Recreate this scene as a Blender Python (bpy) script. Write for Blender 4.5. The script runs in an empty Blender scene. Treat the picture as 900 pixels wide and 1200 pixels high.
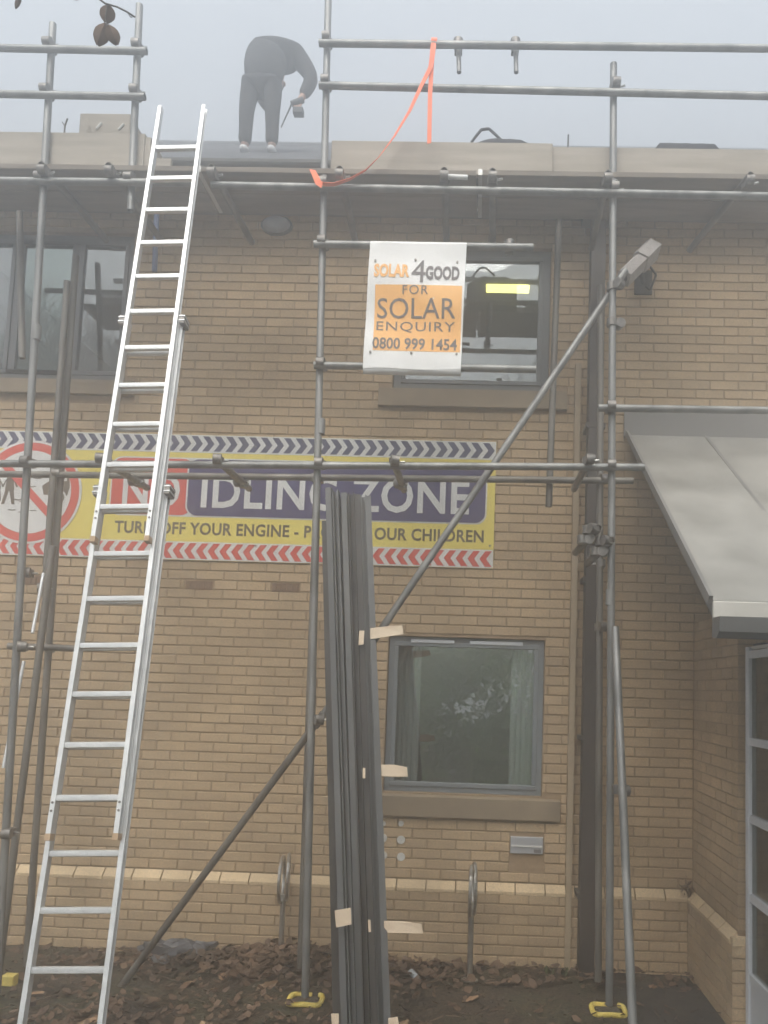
import bpy, bmesh, math, random
from mathutils import Vector, Matrix, Euler, noise
random.seed(7)
R = math.radians
scene = bpy.context.scene
COL = scene.collection

# ------------------------------------------------------------------ camera
F = 900.0                       # focal length in photo pixels (photo 900 x 1200)
YAW, PITCH, ROLL = 1.5, 5.0, 1.85
CX, CY = 536.0, 729.0
CAMH = 2.05
cam_d = bpy.data.cameras.new('camera')
cam = bpy.data.objects.new('camera', cam_d); COL.objects.link(cam)
cam_d.sensor_fit = 'AUTO'; cam_d.sensor_width = 36.0; cam_d.lens = F / 1200 * 36
cam_d.shift_x = (450 - CX) / 1200; cam_d.shift_y = (CY - 600) / 1200
cam_d.clip_start = 0.05; cam_d.clip_end = 2000
CR = (Matrix.Rotation(R(YAW), 3, 'Z') @ Matrix.Rotation(R(90 + PITCH), 3, 'X') @ Matrix.Rotation(R(ROLL), 3, 'Z'))
CL = Vector((0, 0, CAMH))
cam.matrix_world = Matrix.Translation(CL) @ CR.to_4x4()
scene.camera = cam

def P(px, py, Y):               # point of the plane y = Y seen at a photo pixel
    d = CR @ Vector(((px - CX) / F, -(py - CY) / F, -1))
    return CL + d * ((Y - CL.y) / d.y)
def PG(px, py, z=0.0):          # point of the horizontal plane at height z
    d = CR @ Vector(((px - CX) / F, -(py - CY) / F, -1))
    return CL + d * ((z - CL.z) / d.z)
def PX(px, py, X):
    d = CR @ Vector(((px - CX) / F, -(py - CY) / F, -1))
    return CL + d * ((X - CL.x) / d.x)
def proj(v):
    c = CR.transposed() @ (Vector(v) - CL)
    return CX + F * c.x / -c.z, CY - F * c.y / -c.z

# ------------------------------------------------------------------ world and sun
SUN_EL, SUN_AZ = 54.0, 188.0      # high behind the camera, veiled by cloud
CLOUD = 1.95
w = bpy.data.worlds.new('World'); scene.world = w; w.use_nodes = True
nt = w.node_tree; nt.nodes.clear()
sky = nt.nodes.new('ShaderNodeTexSky'); sky.sky_type = 'NISHITA'; sky.sun_disc = False
sky.sun_elevation = R(SUN_EL); sky.sun_rotation = R(SUN_AZ); sky.air_density = 1.6; sky.dust_density = 4.0
hsv = nt.nodes.new('ShaderNodeHueSaturation'); hsv.inputs['Saturation'].default_value = 0.30
tc = nt.nodes.new('ShaderNodeTexCoord'); nz = nt.nodes.new('ShaderNodeTexNoise')
nz.inputs['Scale'].default_value = 2.2; nz.inputs['Detail'].default_value = 4
mr = nt.nodes.new('ShaderNodeMapRange'); mr.inputs[3].default_value = 0.94; mr.inputs[4].default_value = 1.07
vm = nt.nodes.new('ShaderNodeVectorMath'); vm.operation = 'SCALE'
# a bright overcast: the clear sky mixed with an even deck of cloud
cl_ = nt.nodes.new('ShaderNodeMix'); cl_.data_type = 'RGBA'; cl_.inputs[0].default_value = 0.90; cl_.inputs[7].default_value = (*[c * CLOUD for c in (.91, .985, 1.07)], 1)
bg = nt.nodes.new('ShaderNodeBackground'); bg.inputs['Strength'].default_value = 0.125
wo = nt.nodes.new('ShaderNodeOutputWorld')
L = nt.links.new
L(sky.outputs[0], hsv.inputs['Color']); L(tc.outputs['Generated'], nz.inputs['Vector'])
L(nz.outputs[0], mr.inputs[0]); L(hsv.outputs[0], cl_.inputs[6]); L(cl_.outputs[2], vm.inputs[0]); L(mr.outputs[0], vm.inputs['Scale'])
L(vm.outputs[0], bg.inputs['Color']); L(bg.outputs[0], wo.inputs['Surface'])
sd = bpy.data.lights.new('sun', 'SUN'); so = bpy.data.objects.new('sun', sd); COL.objects.link(so)
sd.energy = 1.5; sd.angle = R(50); sd.color = (1.0, 0.95, 0.875)
sv = Vector((math.sin(R(SUN_AZ)) * math.cos(R(SUN_EL)), math.cos(R(SUN_AZ)) * math.cos(R(SUN_EL)), math.sin(R(SUN_EL))))
so.rotation_euler = (-sv).to_track_quat('-Z', 'Y').to_euler(); so.location = (0, 30, 40)
scene.view_settings.view_transform = 'Standard'; scene.view_settings.look = 'None'
scene.view_settings.exposure = 1.62; scene.view_settings.gamma = 1.0
scene.cycles.max_bounces = 8; scene.cycles.transparent_max_bounces = 12; scene.cycles.volume_bounces = 3
scene.cycles.use_denoising = True
HAZE_DENSITY, HAZE_G = 0.068, 0.80

# ------------------------------------------------------------------ materials
def nodes(name):
    m = bpy.data.materials.new(name); m.use_nodes = True
    return m, m.node_tree, m.node_tree.nodes['Principled BSDF']
def mat(name, c1, c2=None, scale=8, rough=0.7, metal=0.0, bump=0.0, bscale=60, detail=4, stretch=(1, 1, 1), emit=0):
    m, t, b = nodes(name); N = t.nodes.new; K = t.links.new
    b.inputs['Roughness'].default_value = rough; b.inputs['Metallic'].default_value = metal
    b.inputs['Base Color'].default_value = (*c1, 1)
    geo = N('ShaderNodeNewGeometry'); mp = N('ShaderNodeMapping'); mp.inputs['Scale'].default_value = stretch
    K(geo.outputs['Position'], mp.inputs['Vector'])
    if c2:
        n = N('ShaderNodeTexNoise'); n.inputs['Scale'].default_value = scale; n.inputs['Detail'].default_value = detail
        r = N('ShaderNodeValToRGB'); r.color_ramp.elements[0].position = .32; r.color_ramp.elements[1].position = .68
        r.color_ramp.elements[0].color = (*c1, 1); r.color_ramp.elements[1].color = (*c2, 1)
        K(mp.outputs[0], n.inputs['Vector']); K(n.outputs[0], r.inputs[0]); K(r.outputs[0], b.inputs['Base Color'])
    if bump:
        n2 = N('ShaderNodeTexNoise'); n2.inputs['Scale'].default_value = bscale; n2.inputs['Detail'].default_value = 3
        bp = N('ShaderNodeBump'); bp.inputs['Strength'].default_value = bump; bp.inputs['Distance'].default_value = 0.004
        K(mp.outputs[0], n2.inputs['Vector']); K(n2.outputs[0], bp.inputs['Height']); K(bp.outputs[0], b.inputs['Normal'])
    if emit:
        b.inputs['Emission Color'].default_value = (*c1, 1); b.inputs['Emission Strength'].default_value = emit
    return m

def brick_mat(name, base, var=0.16):
    m, t, b = nodes(name); N = t.nodes.new; K = t.links.new
    b.inputs['Roughness'].default_value = 0.9
    at = N('ShaderNodeAttribute'); at.attribute_name = 'tone'; at.attribute_type = 'GEOMETRY'
    oi = N('ShaderNodeObjectInfo')
    geo = N('ShaderNodeNewGeometry')
    # one random tone per brick cell, from its place in the wall
    wn = N('ShaderNodeTexWhiteNoise'); wn.noise_dimensions = '3D'
    sn = N('ShaderNodeVectorMath'); sn.operation = 'SNAP'; sn.inputs[1].default_value = (0.1125, 5.0, 0.075)
    ad = N('ShaderNodeVectorMath'); ad.operation = 'ADD'; ad.inputs[1].default_value = (10.0, 0, 0.003)
    K(geo.outputs['Position'], ad.inputs[0]); K(ad.outputs[0], sn.inputs[0]); K(sn.outputs[0], wn.inputs['Vector'])
    big = N('ShaderNodeTexNoise'); big.inputs['Scale'].default_value = 1.5; big.inputs['Detail'].default_value = 3
    fine = N('ShaderNodeTexNoise'); fine.inputs['Scale'].default_value = 75; fine.inputs['Detail'].default_value = 4
    K(geo.outputs['Position'], big.inputs['Vector']); K(geo.outputs['Position'], fine.inputs['Vector'])
    def rng(src, lo, hi, a=0.0, z=1.0):
        r = N('ShaderNodeMapRange'); r.inputs[1].default_value = a; r.inputs[2].default_value = z
        r.inputs[3].default_value = lo; r.inputs[4].default_value = hi; K(src, r.inputs[0]); return r.outputs[0]
    def mul(x, y):
        q = N('ShaderNodeMath'); q.operation = 'MULTIPLY'; K(x, q.inputs[0]); K(y, q.inputs[1]); return q.outputs[0]
    f = mul(mul(rng(wn.outputs['Value'], 1 - var * .45, 1 + var * .4), rng(at.outputs['Fac'], 1 - var, 1 + var * .8)),
            mul(rng(big.outputs[0], .80, 1.16, .3, .7), rng(fine.outputs[0], .82, 1.16, .3, .7)))
    sc_ = N('ShaderNodeVectorMath'); sc_.operation = 'SCALE'; sc_.inputs[0].default_value = base
    K(f, sc_.inputs['Scale'])
    K(sc_.outputs[0], b.inputs['Base Color'])
    bp = N('ShaderNodeBump'); bp.inputs['Strength'].default_value = 0.5; bp.inputs['Distance'].default_value = 0.004
    K(fine.outputs[0], bp.inputs['Height']); K(bp.outputs[0], b.inputs['Normal'])
    return m

def glass_mat(name, refl=0.42, tint=(0.75, 0.8, 0.78)):
    m = bpy.data.materials.new(name); m.use_nodes = True; t = m.node_tree; t.nodes.clear(); N = t.nodes.new; K = t.links.new
    tr = N('ShaderNodeBsdfTransparent'); tr.inputs[0].default_value = (*tint, 1)
    gl = N('ShaderNodeBsdfGlossy'); gl.inputs['Roughness'].default_value = 0.015; gl.inputs[0].default_value = (.95, .97, 1, 1)
    geo = N('ShaderNodeNewGeometry'); n = N('ShaderNodeTexNoise'); n.inputs['Scale'].default_value = 1.7; n.inputs['Detail'].default_value = 1
    bp = N('ShaderNodeBump'); bp.inputs['Strength'].default_value = .25; bp.inputs['Distance'].default_value = .01
    K(geo.outputs['Position'], n.inputs['Vector']); K(n.outputs[0], bp.inputs['Height']); K(bp.outputs[0], gl.inputs['Normal'])
    mx = N('ShaderNodeMixShader'); mx.inputs[0].default_value = refl
    o = N('ShaderNodeOutputMaterial')
    K(tr.outputs[0], mx.inputs[1]); K(gl.outputs[0], mx.inputs[2]); K(mx.outputs[0], o.inputs['Surface'])
    return m

M = {}
M['brick'] = brick_mat('buff brick', (0.45, 0.328, 0.20), .10)
M['brick_band'] = brick_mat('buff brick with light painted in', (0.60, 0.46, 0.29), .08)  # brick tone raised to paint the light its upward splay catches
M['mortar'] = mat('mortar', (.29, .20, .12), (.35, .25, .155), 30, .95, 0, .4, 200)
M['air_brick'] = mat('terracotta air brick', (.16, .10, .065), (.22, .13, .08), 30, .9, 0, .3)
M['stone'] = mat('buff cast stone', (.22, .17, .115), (.29, .225, .15), 5, .85, 0, .3, 90)
M['galv'] = mat('galvanised tube', (.15, .152, .15), (.31, .31, .30), 9, .5, .5, .25, 120, 5, (1, 1, .35))
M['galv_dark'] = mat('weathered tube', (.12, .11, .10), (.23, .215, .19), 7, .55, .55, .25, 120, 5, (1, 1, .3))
M['coupler'] = mat('rusty steel coupler', (.12, .115, .11), (.28, .26, .24), 40, .5, .7, .3, 150)
M['bright_steel'] = mat('bright zinc bolt', (.6, .6, .58), None, rough=.3, metal=.9)
M['alu'] = mat('aluminium ladder', (.62, .635, .64), (.74, .75, .75), 14, .4, .45, .15, 90)
M['board'] = mat('weathered toe board', (.31, .275, .225), (.41, .365, .31), 3.5, .85, 0, .3, 60, 6, (.6, 6, 6))
M['platform'] = mat('grey weathered board', (.15, .125, .10), (.24, .205, .17), 3.5, .9, 0, .3, 60, 6, (.6, 6, 6))
M['board_end'] = mat('galvanised board band', (.5, .5, .48), None, rough=.5, metal=.6)
M['cream'] = mat('cream packing tape', (.66, .52, .38), (.72, .59, .44), 12, .6)
M['black_pipe'] = mat('black downpipe', (.035, .028, .025), (.055, .045, .04), 5, .55)
M['conduit'] = mat('buff conduit', (.34, .26, .17), (.38, .30, .2), 6, .7)
M['frame'] = mat('grey window frame', (.17, .19, .205), (.20, .22, .235), 4, .45)
M['frame_mid'] = mat('mid grey window frame', (.11, .12, .13), (.135, .145, .155), 4, .45)
M['frame_dark'] = mat('dark grey window frame', (.075, .08, .088), (.095, .10, .11), 4, .45)
M['door_frame'] = mat('pale grey door frame', (.50, .52, .55), (.58, .60, .63), 3, .45)
M['glass'] = glass_mat('window glass', .14)
M['glass_low'] = glass_mat('lower window glass', .30, (.82, .85, .83))
M['glass_door'] = glass_mat('door glass', .18, (.6, .62, .6))
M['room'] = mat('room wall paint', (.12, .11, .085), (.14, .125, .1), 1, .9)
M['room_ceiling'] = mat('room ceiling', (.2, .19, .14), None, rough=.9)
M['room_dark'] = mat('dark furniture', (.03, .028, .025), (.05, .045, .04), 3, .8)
M['curtain'] = mat('pale blue curtain', (.74, .77, .78), (.80, .82, .82), 20, .9, 0, .2, 30, 4, (8, 1, .3))
M['lamp'] = mat('lit lamp tube', (1.0, .86, .22), None, emit=2.2)
M['slate'] = mat('dark roof slate', (.045, .048, .055), (.075, .078, .085), 3, .75, 0, .3)
M['soffit'] = mat('brown soffit board', (.09, .075, .06), (.12, .1, .08), 3, .8)
M['lead'] = mat('grey roof membrane', (.22, .212, .19), (.34, .328, .30), 2.6, .55, 0, .35, 14, 9, (1, 1, 1))
M['lead_dark'] = mat('grey flashing', (.17, .165, .155), (.21, .2, .19), 3, .6)
M['fascia'] = mat('pale fascia', (.50, .48, .43), (.6, .57, .52), 4, .7)
M['gutter'] = mat('grey gutter', (.10, .10, .095), (.14, .135, .13), 4, .5)
M['white'] = mat('white print', (.62, .62, .60), (.7, .7, .68), 5, .75)
M['pvc_white'] = mat('white vinyl banner', (.70, .70, .69), (.80, .80, .79), 2.5, .5, 0, .5, 9)
M['yellow'] = mat('yellow print', (.74, .60, .11), (.78, .65, .14), 3, .7)
M['purple'] = mat('dark violet print', (.05, .042, .13), (.06, .05, .15), 3, .7)
M['red'] = mat('red print', (.60, .07, .05), (.66, .10, .07), 3, .7)
M['navy'] = mat('navy print', (.06, .065, .13), (.075, .08, .15), 3, .7)
M['brown_ink'] = mat('dark brown print', (.12, .09, .06), None, rough=.7)
M['orange_print'] = mat('orange print', (.82, .42, .12), (.88, .48, .16), 3, .6)
M['grey_ink'] = mat('dark grey print', (.13, .12, .125), None, rough=.6)
M['orange'] = mat('orange webbing', (.95, .18, .07), (1.0, .24, .10), 12, .6)
M['trim'] = mat('grey coated trim', (.085, .088, .09), (.125, .125, .124), 5, .5, .15, .15, 60, 4, (1, 1, .2))
M['trim2'] = mat('dark coated trim', (.035, .032, .03), (.06, .056, .053), 5, .55, .1)
M['trim_end'] = mat('worn trim', (.14, .135, .12), (.18, .17, .155), 9, .6)
M['cloth'] = mat('black work jacket', (.013, .014, .018), (.025, .026, .03), 14, .9, 0, .5, 22)
M['trouser'] = mat('black work trousers', (.012, .012, .015), (.022, .022, .026), 14, .9, 0, .4, 30)
M['skin'] = mat('skin', (.45, .27, .20), (.5, .31, .23), 20, .6)
M['hair'] = mat('dark hair', (.02, .015, .012), (.035, .025, .02), 60, .8)
M['shoe'] = mat('pale grey trainer', (.45, .45, .46), (.6, .6, .6), 20, .7)
M['black'] = mat('black plastic', (.02, .02, .022), (.035, .035, .037), 20, .6)
M['bag'] = mat('black holdall', (.02, .022, .028), (.04, .042, .05), 8, .85, 0, .5, 25)
M['cctv'] = mat('grey camera housing', (.40, .37, .35), (.5, .47, .45), 25, .7, 0, .5, 60)
M['steel'] = mat('stainless tube', (.42, .41, .39), (.55, .54, .51), 12, .3, .85)
M['foot'] = mat('yellow rubber foot', (.72, .54, .10), (.80, .66, .20), 25, .7)
M['plastic_bag'] = mat('grey plastic sack', (.05, .052, .062), (.09, .092, .10), 14, .35, 0, .6, 30)
M['vent'] = mat('grey vent plate', (.34, .35, .37), (.4, .41, .43), 9, .5)
M['disc'] = mat('white plastic cap', (.6, .6, .57), None, rough=.6)
M['lightbox'] = mat('grey bulkhead lens', (.32, .34, .38), (.38, .4, .43), 8, .5)
M['blue_tube'] = mat('blue plastic pipe', (.12, .16, .30), None, rough=.6)
M['wood'] = mat('raw timber', (.40, .27, .16), (.5, .36, .23), 6, .8, 0, .2, 40, 4, (1, 1, 5))
M['leaf_dry'] = mat('dry brown leaf', (.07, .046, .031), (.175, .108, .068), 2.3, .9)
M['leaf_big'] = mat('large fallen leaf', (.30, .17, .10), (.40, .27, .16), 9, .85)
M['leaf_green'] = mat('green foliage', (.08, .20, .02), (.24, .40, .07), 1.3, .8)
M['bark'] = mat('tree bark', (.06, .05, .04), (.1, .085, .07), 9, .95, 0, .5, 30)
M['hedge'] = mat('hedge leaves', (.03, .06, .02), (.07, .11, .035), 2, .85)
M['concrete'] = mat('concrete step', (.17, .145, .115), (.25, .22, .18), 6, .9, 0, .4, 40)
M['bottle'] = mat('clear plastic bottle', (.5, .56, .62), None, rough=.2)
M['tarmac'] = mat('dark tarmac', (.032, .029, .025), (.075, .066, .054), 9, .93, 0, .7, 130)
M['weed'] = mat('green weed', (.05, .07, .02), (.09, .11, .035), 20, .9)

# ground: damp soil, moss and leaf mould
def ground_mat():
    m, t, b = nodes('damp soil and moss'); N = t.nodes.new; K = t.links.new
    geo = N('ShaderNodeNewGeometry'); b.inputs['Roughness'].default_value = .95
    def nse(s, d=5):
        n = N('ShaderNodeTexNoise'); n.inputs['Scale'].default_value = s; n.inputs['Detail'].default_value = d
        K(geo.outputs['Position'], n.inputs['Vector']); return n.outputs[0]
    def ramp(src, cols):
        r = N('ShaderNodeValToRGB'); e = r.color_ramp.elements
        e[0].position, e[0].color = cols[0][0], (*cols[0][1], 1); e[1].position, e[1].color = cols[-1][0], (*cols[-1][1], 1)
        for p_, c in cols[1:-1]: q = e.new(p_); q.color = (*c, 1)
        K(src, r.inputs[0]); return r.outputs[0]
    a = ramp(nse(2.2, 7), [(.33, (.036, .029, .021)), (.47, (.075, .056, .038)), (.57, (.052, .05, .028)), (.7, (.11, .078, .052))])
    c = ramp(nse(38, 6), [(.35, (.45, .45, .45)), (.62, (1.25, 1.2, 1.1))])
    mx = N('ShaderNodeMix'); mx.data_type = 'RGBA'; mx.blend_type = 'MULTIPLY'; mx.inputs[0].default_value = 1
    K(a, mx.inputs[6]); K(c, mx.inputs[7]); K(mx.outputs[2], b.inputs['Base Color'])
    bp = N('ShaderNodeBump'); bp.inputs['Strength'].default_value = .8; bp.inputs['Distance'].default_value = .02
    K(nse(26, 6), bp.inputs['Height']); K(bp.outputs[0], b.inputs['Normal'])
    return m
M['ground'] = ground_mat()

# ------------------------------------------------------------------ mesh helpers
class MB:
    def __init__(s): s.v = []; s.f = []
    def add(s, vs, fs):
        o = len(s.v); s.v += [tuple(v) for v in vs]; s.f += [tuple(i + o for i in f) for f in fs]; return s
    def box(s, x0, x1, y0, y1, z0, z1):
        return s.add([(x0, y0, z0), (x1, y0, z0), (x1, y1, z0), (x0, y1, z0), (x0, y0, z1), (x1, y0, z1), (x1, y1, z1), (x0, y1, z1)],
                     [(0, 3, 2, 1), (4, 5, 6, 7), (0, 1, 5, 4), (1, 2, 6, 5), (2, 3, 7, 6), (3, 0, 4, 7)])
    def cbox(s, x0, x1, y0, y1, z0, z1, c=.004):       # box chamfered on its front (-y) face edges
        a = [(x0, y0 + c, z0), (x1, y0 + c, z0), (x1, y0 + c, z1), (x0, y0 + c, z1)]
        b = [(x0 + c, y0, z0 + c), (x1 - c, y0, z0 + c), (x1 - c, y0, z1 - c), (x0 + c, y0, z1 - c)]
        d = [(x0, y1, z0), (x1, y1, z0), (x1, y1, z1), (x0, y1, z1)]
        fs = [(4, 5, 6, 7)]
        for i in range(4):
            j = (i + 1) % 4; fs += [(i, j, j + 4, i + 4), (i + 8, j + 8, j, i)]
        return s.add(a + b + d, fs)
    def tube(s, p0, p1, r, n=14, r1=None, hollow=False, cap=True):
        p0, p1 = Vector(p0), Vector(p1); d = (p1 - p0)
        if d.length < 1e-6: return s
        d.normalize(); a = d.orthogonal().normalized(); b = d.cross(a); r1 = r if r1 is None else r1
        vs = []; fs = []
        def ring(c, rr):
            k = len(vs)
            for i in range(n):
                t = 2 * math.pi * i / n; vs.append(c + a * (rr * math.cos(t)) + b * (rr * math.sin(t)))
            return k
        def join(k0, k1):
            for i in range(n):
                j = (i + 1) % n; fs.append((k0 + i, k0 + j, k1 + j, k1 + i))
        if hollow:
            k = [ring(p0 + d * .03, r * .82), ring(p0, r * .82), ring(p0, r), ring(p1, r1), ring(p1, r1 * .82), ring(p1 - d * .03, r1 * .82)]
            for q in range(5): join(k[q], k[q + 1])
            fs.append(tuple(range(k[0] + n - 1, k[0] - 1, -1))); fs.append(tuple(range(k[5], k[5] + n)))
        else:
            k0 = ring(p0, r); k1 = ring(p1, r1); join(k0, k1)
            if cap: fs.append(tuple(range(k0 + n - 1, k0 - 1, -1))); fs.append(tuple(range(k1, k1 + n)))
        return s.add(vs, fs)
    def sweep(s, prof, p0, p1, side):                  # closed 2-D profile from p0 to p1; side = direction of profile x
        p0, p1 = Vector(p0), Vector(p1); d = (p1 - p0).normalized()
        a = Vector(side); a = (a - d * a.dot(d)).normalized(); b = a.cross(d)
        n = len(prof); vs = [p0 + a * x + b * y for x, y in prof] + [p1 + a * x + b * y for x, y in prof]
        fs = [(i, (i + 1) % n, n + (i + 1) % n, n + i) for i in range(n)] + [tuple(range(n - 1, -1, -1)), tuple(range(n, 2 * n))]
        return s.add(vs, fs)
    def poly(s, pts, th):                              # polygon in x-z extruded in +y by th
        n = len(pts); vs = [(x, y, z) for x, y, z in pts] + [(x, y + th, z) for x, y, z in pts]
        fs = [tuple(range(n)), tuple(range(2 * n - 1, n - 1, -1))] + [(i + n, (i + 1) % n + n, (i + 1) % n, i) for i in range(n)]
        return s.add(vs, fs)
    def path(s, pts, r, n=10):
        for a, b in zip(pts[:-1], pts[1:]): s.tube(a, b, r, n)
        return s
    def mesh(s, name, smooth=True):
        me = bpy.data.meshes.new(name); me.from_pydata(s.v, [], s.f); me.update()
        bm = bmesh.new(); bm.from_mesh(me); bmesh.ops.recalc_face_normals(bm, faces=bm.faces); bm.to_mesh(me); bm.free()
        if smooth and len(me.polygons):
            me.shade_smooth(); me.set_sharp_from_angle(angle=R(38))
        return me
    def build(s, name, m, parent=None, loc=None, smooth=True):
        me = s.mesh(name, smooth); me.materials.append(M[m] if isinstance(m, str) else m)
        o = bpy.data.objects.new(name, me); COL.objects.link(o)
        if parent is not None: o.parent = parent; o.matrix_parent_inverse = parent_inv(parent)
        if loc is not None: o.location = loc
        return o
def world_loc(o):
    m = o.matrix_basis.copy(); q = o.parent
    if q is not None: m = world_loc(q) @ o.matrix_parent_inverse @ m
    return m
def parent_inv(p): return world_loc(p).inverted()
def tag(o, label=None, cat=None, group=None, kind=None):
    if label: o['label'] = label
    if cat: o['category'] = cat
    if group: o['group'] = group
    if kind: o['kind'] = kind
    return o
def empty(name, loc, label, cat, group=None, rz=0):
    o = bpy.data.objects.new(name, None); COL.objects.link(o); o.location = loc; o.rotation_euler = (0, 0, rz)
    o.empty_display_size = .1
    return tag(o, label, cat, group)
def rectc(xl, xr, yt, yb, Y):       # world rectangle from the mid points of its four pixel edges
    xm, ym = (xl + xr) / 2, (yt + yb) / 2
    return P(xl, ym, Y).x, P(xr, ym, Y).x, P(xm, yb, Y).z, P(xm, yt, Y).z

def text(body, rect, Y, m, parent, bold=0.02, name='lettering', spacing=1.0):
    cu = bpy.data.curves.new('lettering', 'FONT'); cu.body = body; cu.size = 1; cu.offset = bold; cu.resolution_u = 3
    cu.space_character = spacing; cu.extrude = 0
    ob = bpy.data.objects.new('tmp', cu); COL.objects.link(ob)
    bpy.context.view_layer.update()
    me = bpy.data.meshes.new_from_object(ob.evaluated_get(bpy.context.evaluated_depsgraph_get()))
    bpy.data.objects.remove(ob); bpy.data.curves.remove(cu)
    xs = [v.co.x for v in me.vertices]; ys = [v.co.y for v in me.vertices]
    x0, x1, z0, z1 = rect
    for v in me.vertices:
        X = x0 + (v.co.x - min(xs)) / (max(xs) - min(xs)) * (x1 - x0) if max(xs) > min(xs) else x0
        Z = z0 + (v.co.y - min(ys)) / (max(ys) - min(ys)) * (z1 - z0)
        v.co = (X, Y, Z)
    me.materials.clear(); me.materials.append(M[m]); me.name = name
    o = bpy.data.objects.new(name, me); COL.objects.link(o); o.parent = parent; o.matrix_parent_inverse = parent_inv(parent)
    return o

WY = 6.0        # face of the building
ZO, ZI = 4.90, 5.45   # outer and inner scaffold rows

# ------------------------------------------------------------------ ground
def ground():
    mb = MB(); xs = []; ys = []
    def axis(lo, hi, nlo, nhi, step):
        a = [nlo + i * step for i in range(int((nhi - nlo) / step) + 1)]
        return [lo, lo / 3, lo / 10] + a + [hi / 10, hi / 3, hi]
    xs = axis(-70, 70, -5, 5, .1); ys = axis(-70, 70, 2, 7, .1)
    nx = len(xs)
    for y in ys:
        for x in xs:
            z = 0
            if -5 <= x <= 5 and 2 <= y <= 7:
                z = .03 * noise.noise(Vector((x * 1.7, y * 1.7, 0))) + .015 * noise.noise(Vector((x * 6, y * 6, 3)))
                if x > 1.05: z = min(z, 0) - .01
            mb.v.append((x, y, z))
    for j in range(len(ys) - 1):
        for i in range(nx - 1): mb.f.append((j * nx + i, j * nx + i + 1, (j + 1) * nx + i + 1, (j + 1) * nx + i))
    tag(mb.build('ground', 'ground'), kind='structure')
    p = MB(); p.add([(1.0, 5.72, .012), (1.12, 2.0, .012), (1.9, 2.0, .012), (1.72, 5.72, .012)], [(0, 1, 2, 3)])
    p.add([(1.0, 5.72, -.06), (1.12, 2.0, -.06), (1.9, 2.0, -.06), (1.72, 5.72, -.06)], [(0, 1, 2, 3)])
    tag(p.build('path', 'tarmac'), kind='structure')
ground()

# ------------------------------------------------------------------ building
XL, XR = -4.6, 4.6
ZTOP = P(560, 256, 6.0).z; print('ZTOP', ZTOP, 'BZ', P(500, 205, 4.87).z)
bld = empty('school_building', (0, WY, 0), 'buff brick two storey school building with slate roof behind the scaffold', 'building')

def wx(px, py): return P(px, py, WY).x
def wz(px, py): return P(px, py, WY).z
W_LOW = rectc(452, 637, 747, 931, WY)
W_UPR = rectc(463, 645, 289, 457, WY)
W_UPL = rectc(-70, 152, 271, 443, WY)
RX = P(813, 800, WY).x            # return wall face
ZB = P(600, 1032, WY).z           # top of the projecting plinth
ZB = round(ZB / .075) * .075
PL = .05                          # plinth projection
VENT = rectc(597, 637, 980, 1014, WY)
sill_low = rectc(446, 656, 932, 958, WY); sill_up = rectc(444, 664, 456, 479, WY); sill_l = rectc(-78, 158, 443, 462, WY)
holes = [(r[0], r[1], r[2], r[3]) for r in (W_LOW, W_UPR, W_UPL, sill_low, sill_up, sill_l, VENT)]
air = [rectc(219, 248, 677, 688, WY), rectc(318, 351, 681, 692, WY), rectc(20, 50, 671, 683, WY)]
air = [((a[0] + a[1]) / 2 - .1075, (a[0] + a[1]) / 2 + .1075, math.floor(((a[2] + a[3]) / 2) / .075) * .075, 0) for a in air]
air = [(a[0], a[1], a[2], a[2] + .065) for a in air]
holes += [(a[0] - .01, a[1] + .01, a[2], a[3]) for a in air]

# backing: masonry slab with its openings, split into cells
def slab_with_holes(mb, x0, x1, z0, z1, y0, y1, hs):
    xs = sorted({x0, x1, *[min(max(v, x0), x1) for h in hs for v in h[:2]]})
    zs = sorted({z0, z1, *[min(max(v, z0), z1) for h in hs for v in h[2:]]})
    for a, b in zip(xs[:-1], xs[1:]):
        for c, d in zip(zs[:-1], zs[1:]):
            mx_, mz_ = (a + b) / 2, (c + d) / 2
            if any(h[0] < mx_ < h[1] and h[2] < mz_ < h[3] for h in hs): continue
            mb.box(a, b, y0, y1, c, d)
win_holes = [(r[0], r[1], r[2], r[3]) for r in (W_LOW, W_UPR, W_UPL)]
mb = MB(); slab_with_holes(mb, XL, XR, ZB - .082, ZTOP, WY + .008, WY + .28, win_holes)
slab_with_holes(mb, XL, RX, -.2, ZB - .082, WY - PL + .008, WY + .28, [])
wall = mb.build('wall', 'mortar', bld, smooth=False)
ret = MB(); ret.box(RX + .008, RX + .24, 5.01, WY + .006, ZB - .082, 2.62); ret.box(RX - PL + .008, RX + .20, 4.96, WY - PL + .006, -.2, ZB - .082)
return_wall = ret.build('return_wall', 'mortar', bld, smooth=False)

bricks = []                        # (x0,x1,z0,z1,yface) on the main wall
def course(z, row, x0, x1, yf, hs, phase=0):
    x = math.floor((x0 - phase) / .225) * .225 + phase + (.1125 if row % 2 else 0) - .225
    while x < x1:
        a, b = x + .005, x + .220; x += .225
        a, b = max(a, x0), min(b, x1)
        if b - a < .02: continue
        segs = [(a, b)]
        for h in hs:
            if h[3] <= z + .012 or h[2] >= z + .06: continue
            ns = []
            for s0, s1 in segs:
                if h[1] <= s0 or h[0] >= s1: ns.append((s0, s1)); continue
                if h[0] - s0 > .02: ns.append((s0, h[0] - .004))
                if s1 - h[1] > .02: ns.append((h[1] + .004, s1))
            segs = ns
        for s0, s1 in segs: bricks.append((s0, s1, z + .0, z + .065, yf))
row = 0; z = 0.005 - .15
while z < ZTOP - .05:
    if z + .04 < ZB - .075: course(z, row, XL, RX - PL, WY - PL, holes)
    elif z < ZB - .01: pass        # the splayed band course
    else: course(z, row, XL, XR if z > 2.6 else RX - .003, WY, holes)
    row += 1; z += .075
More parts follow.
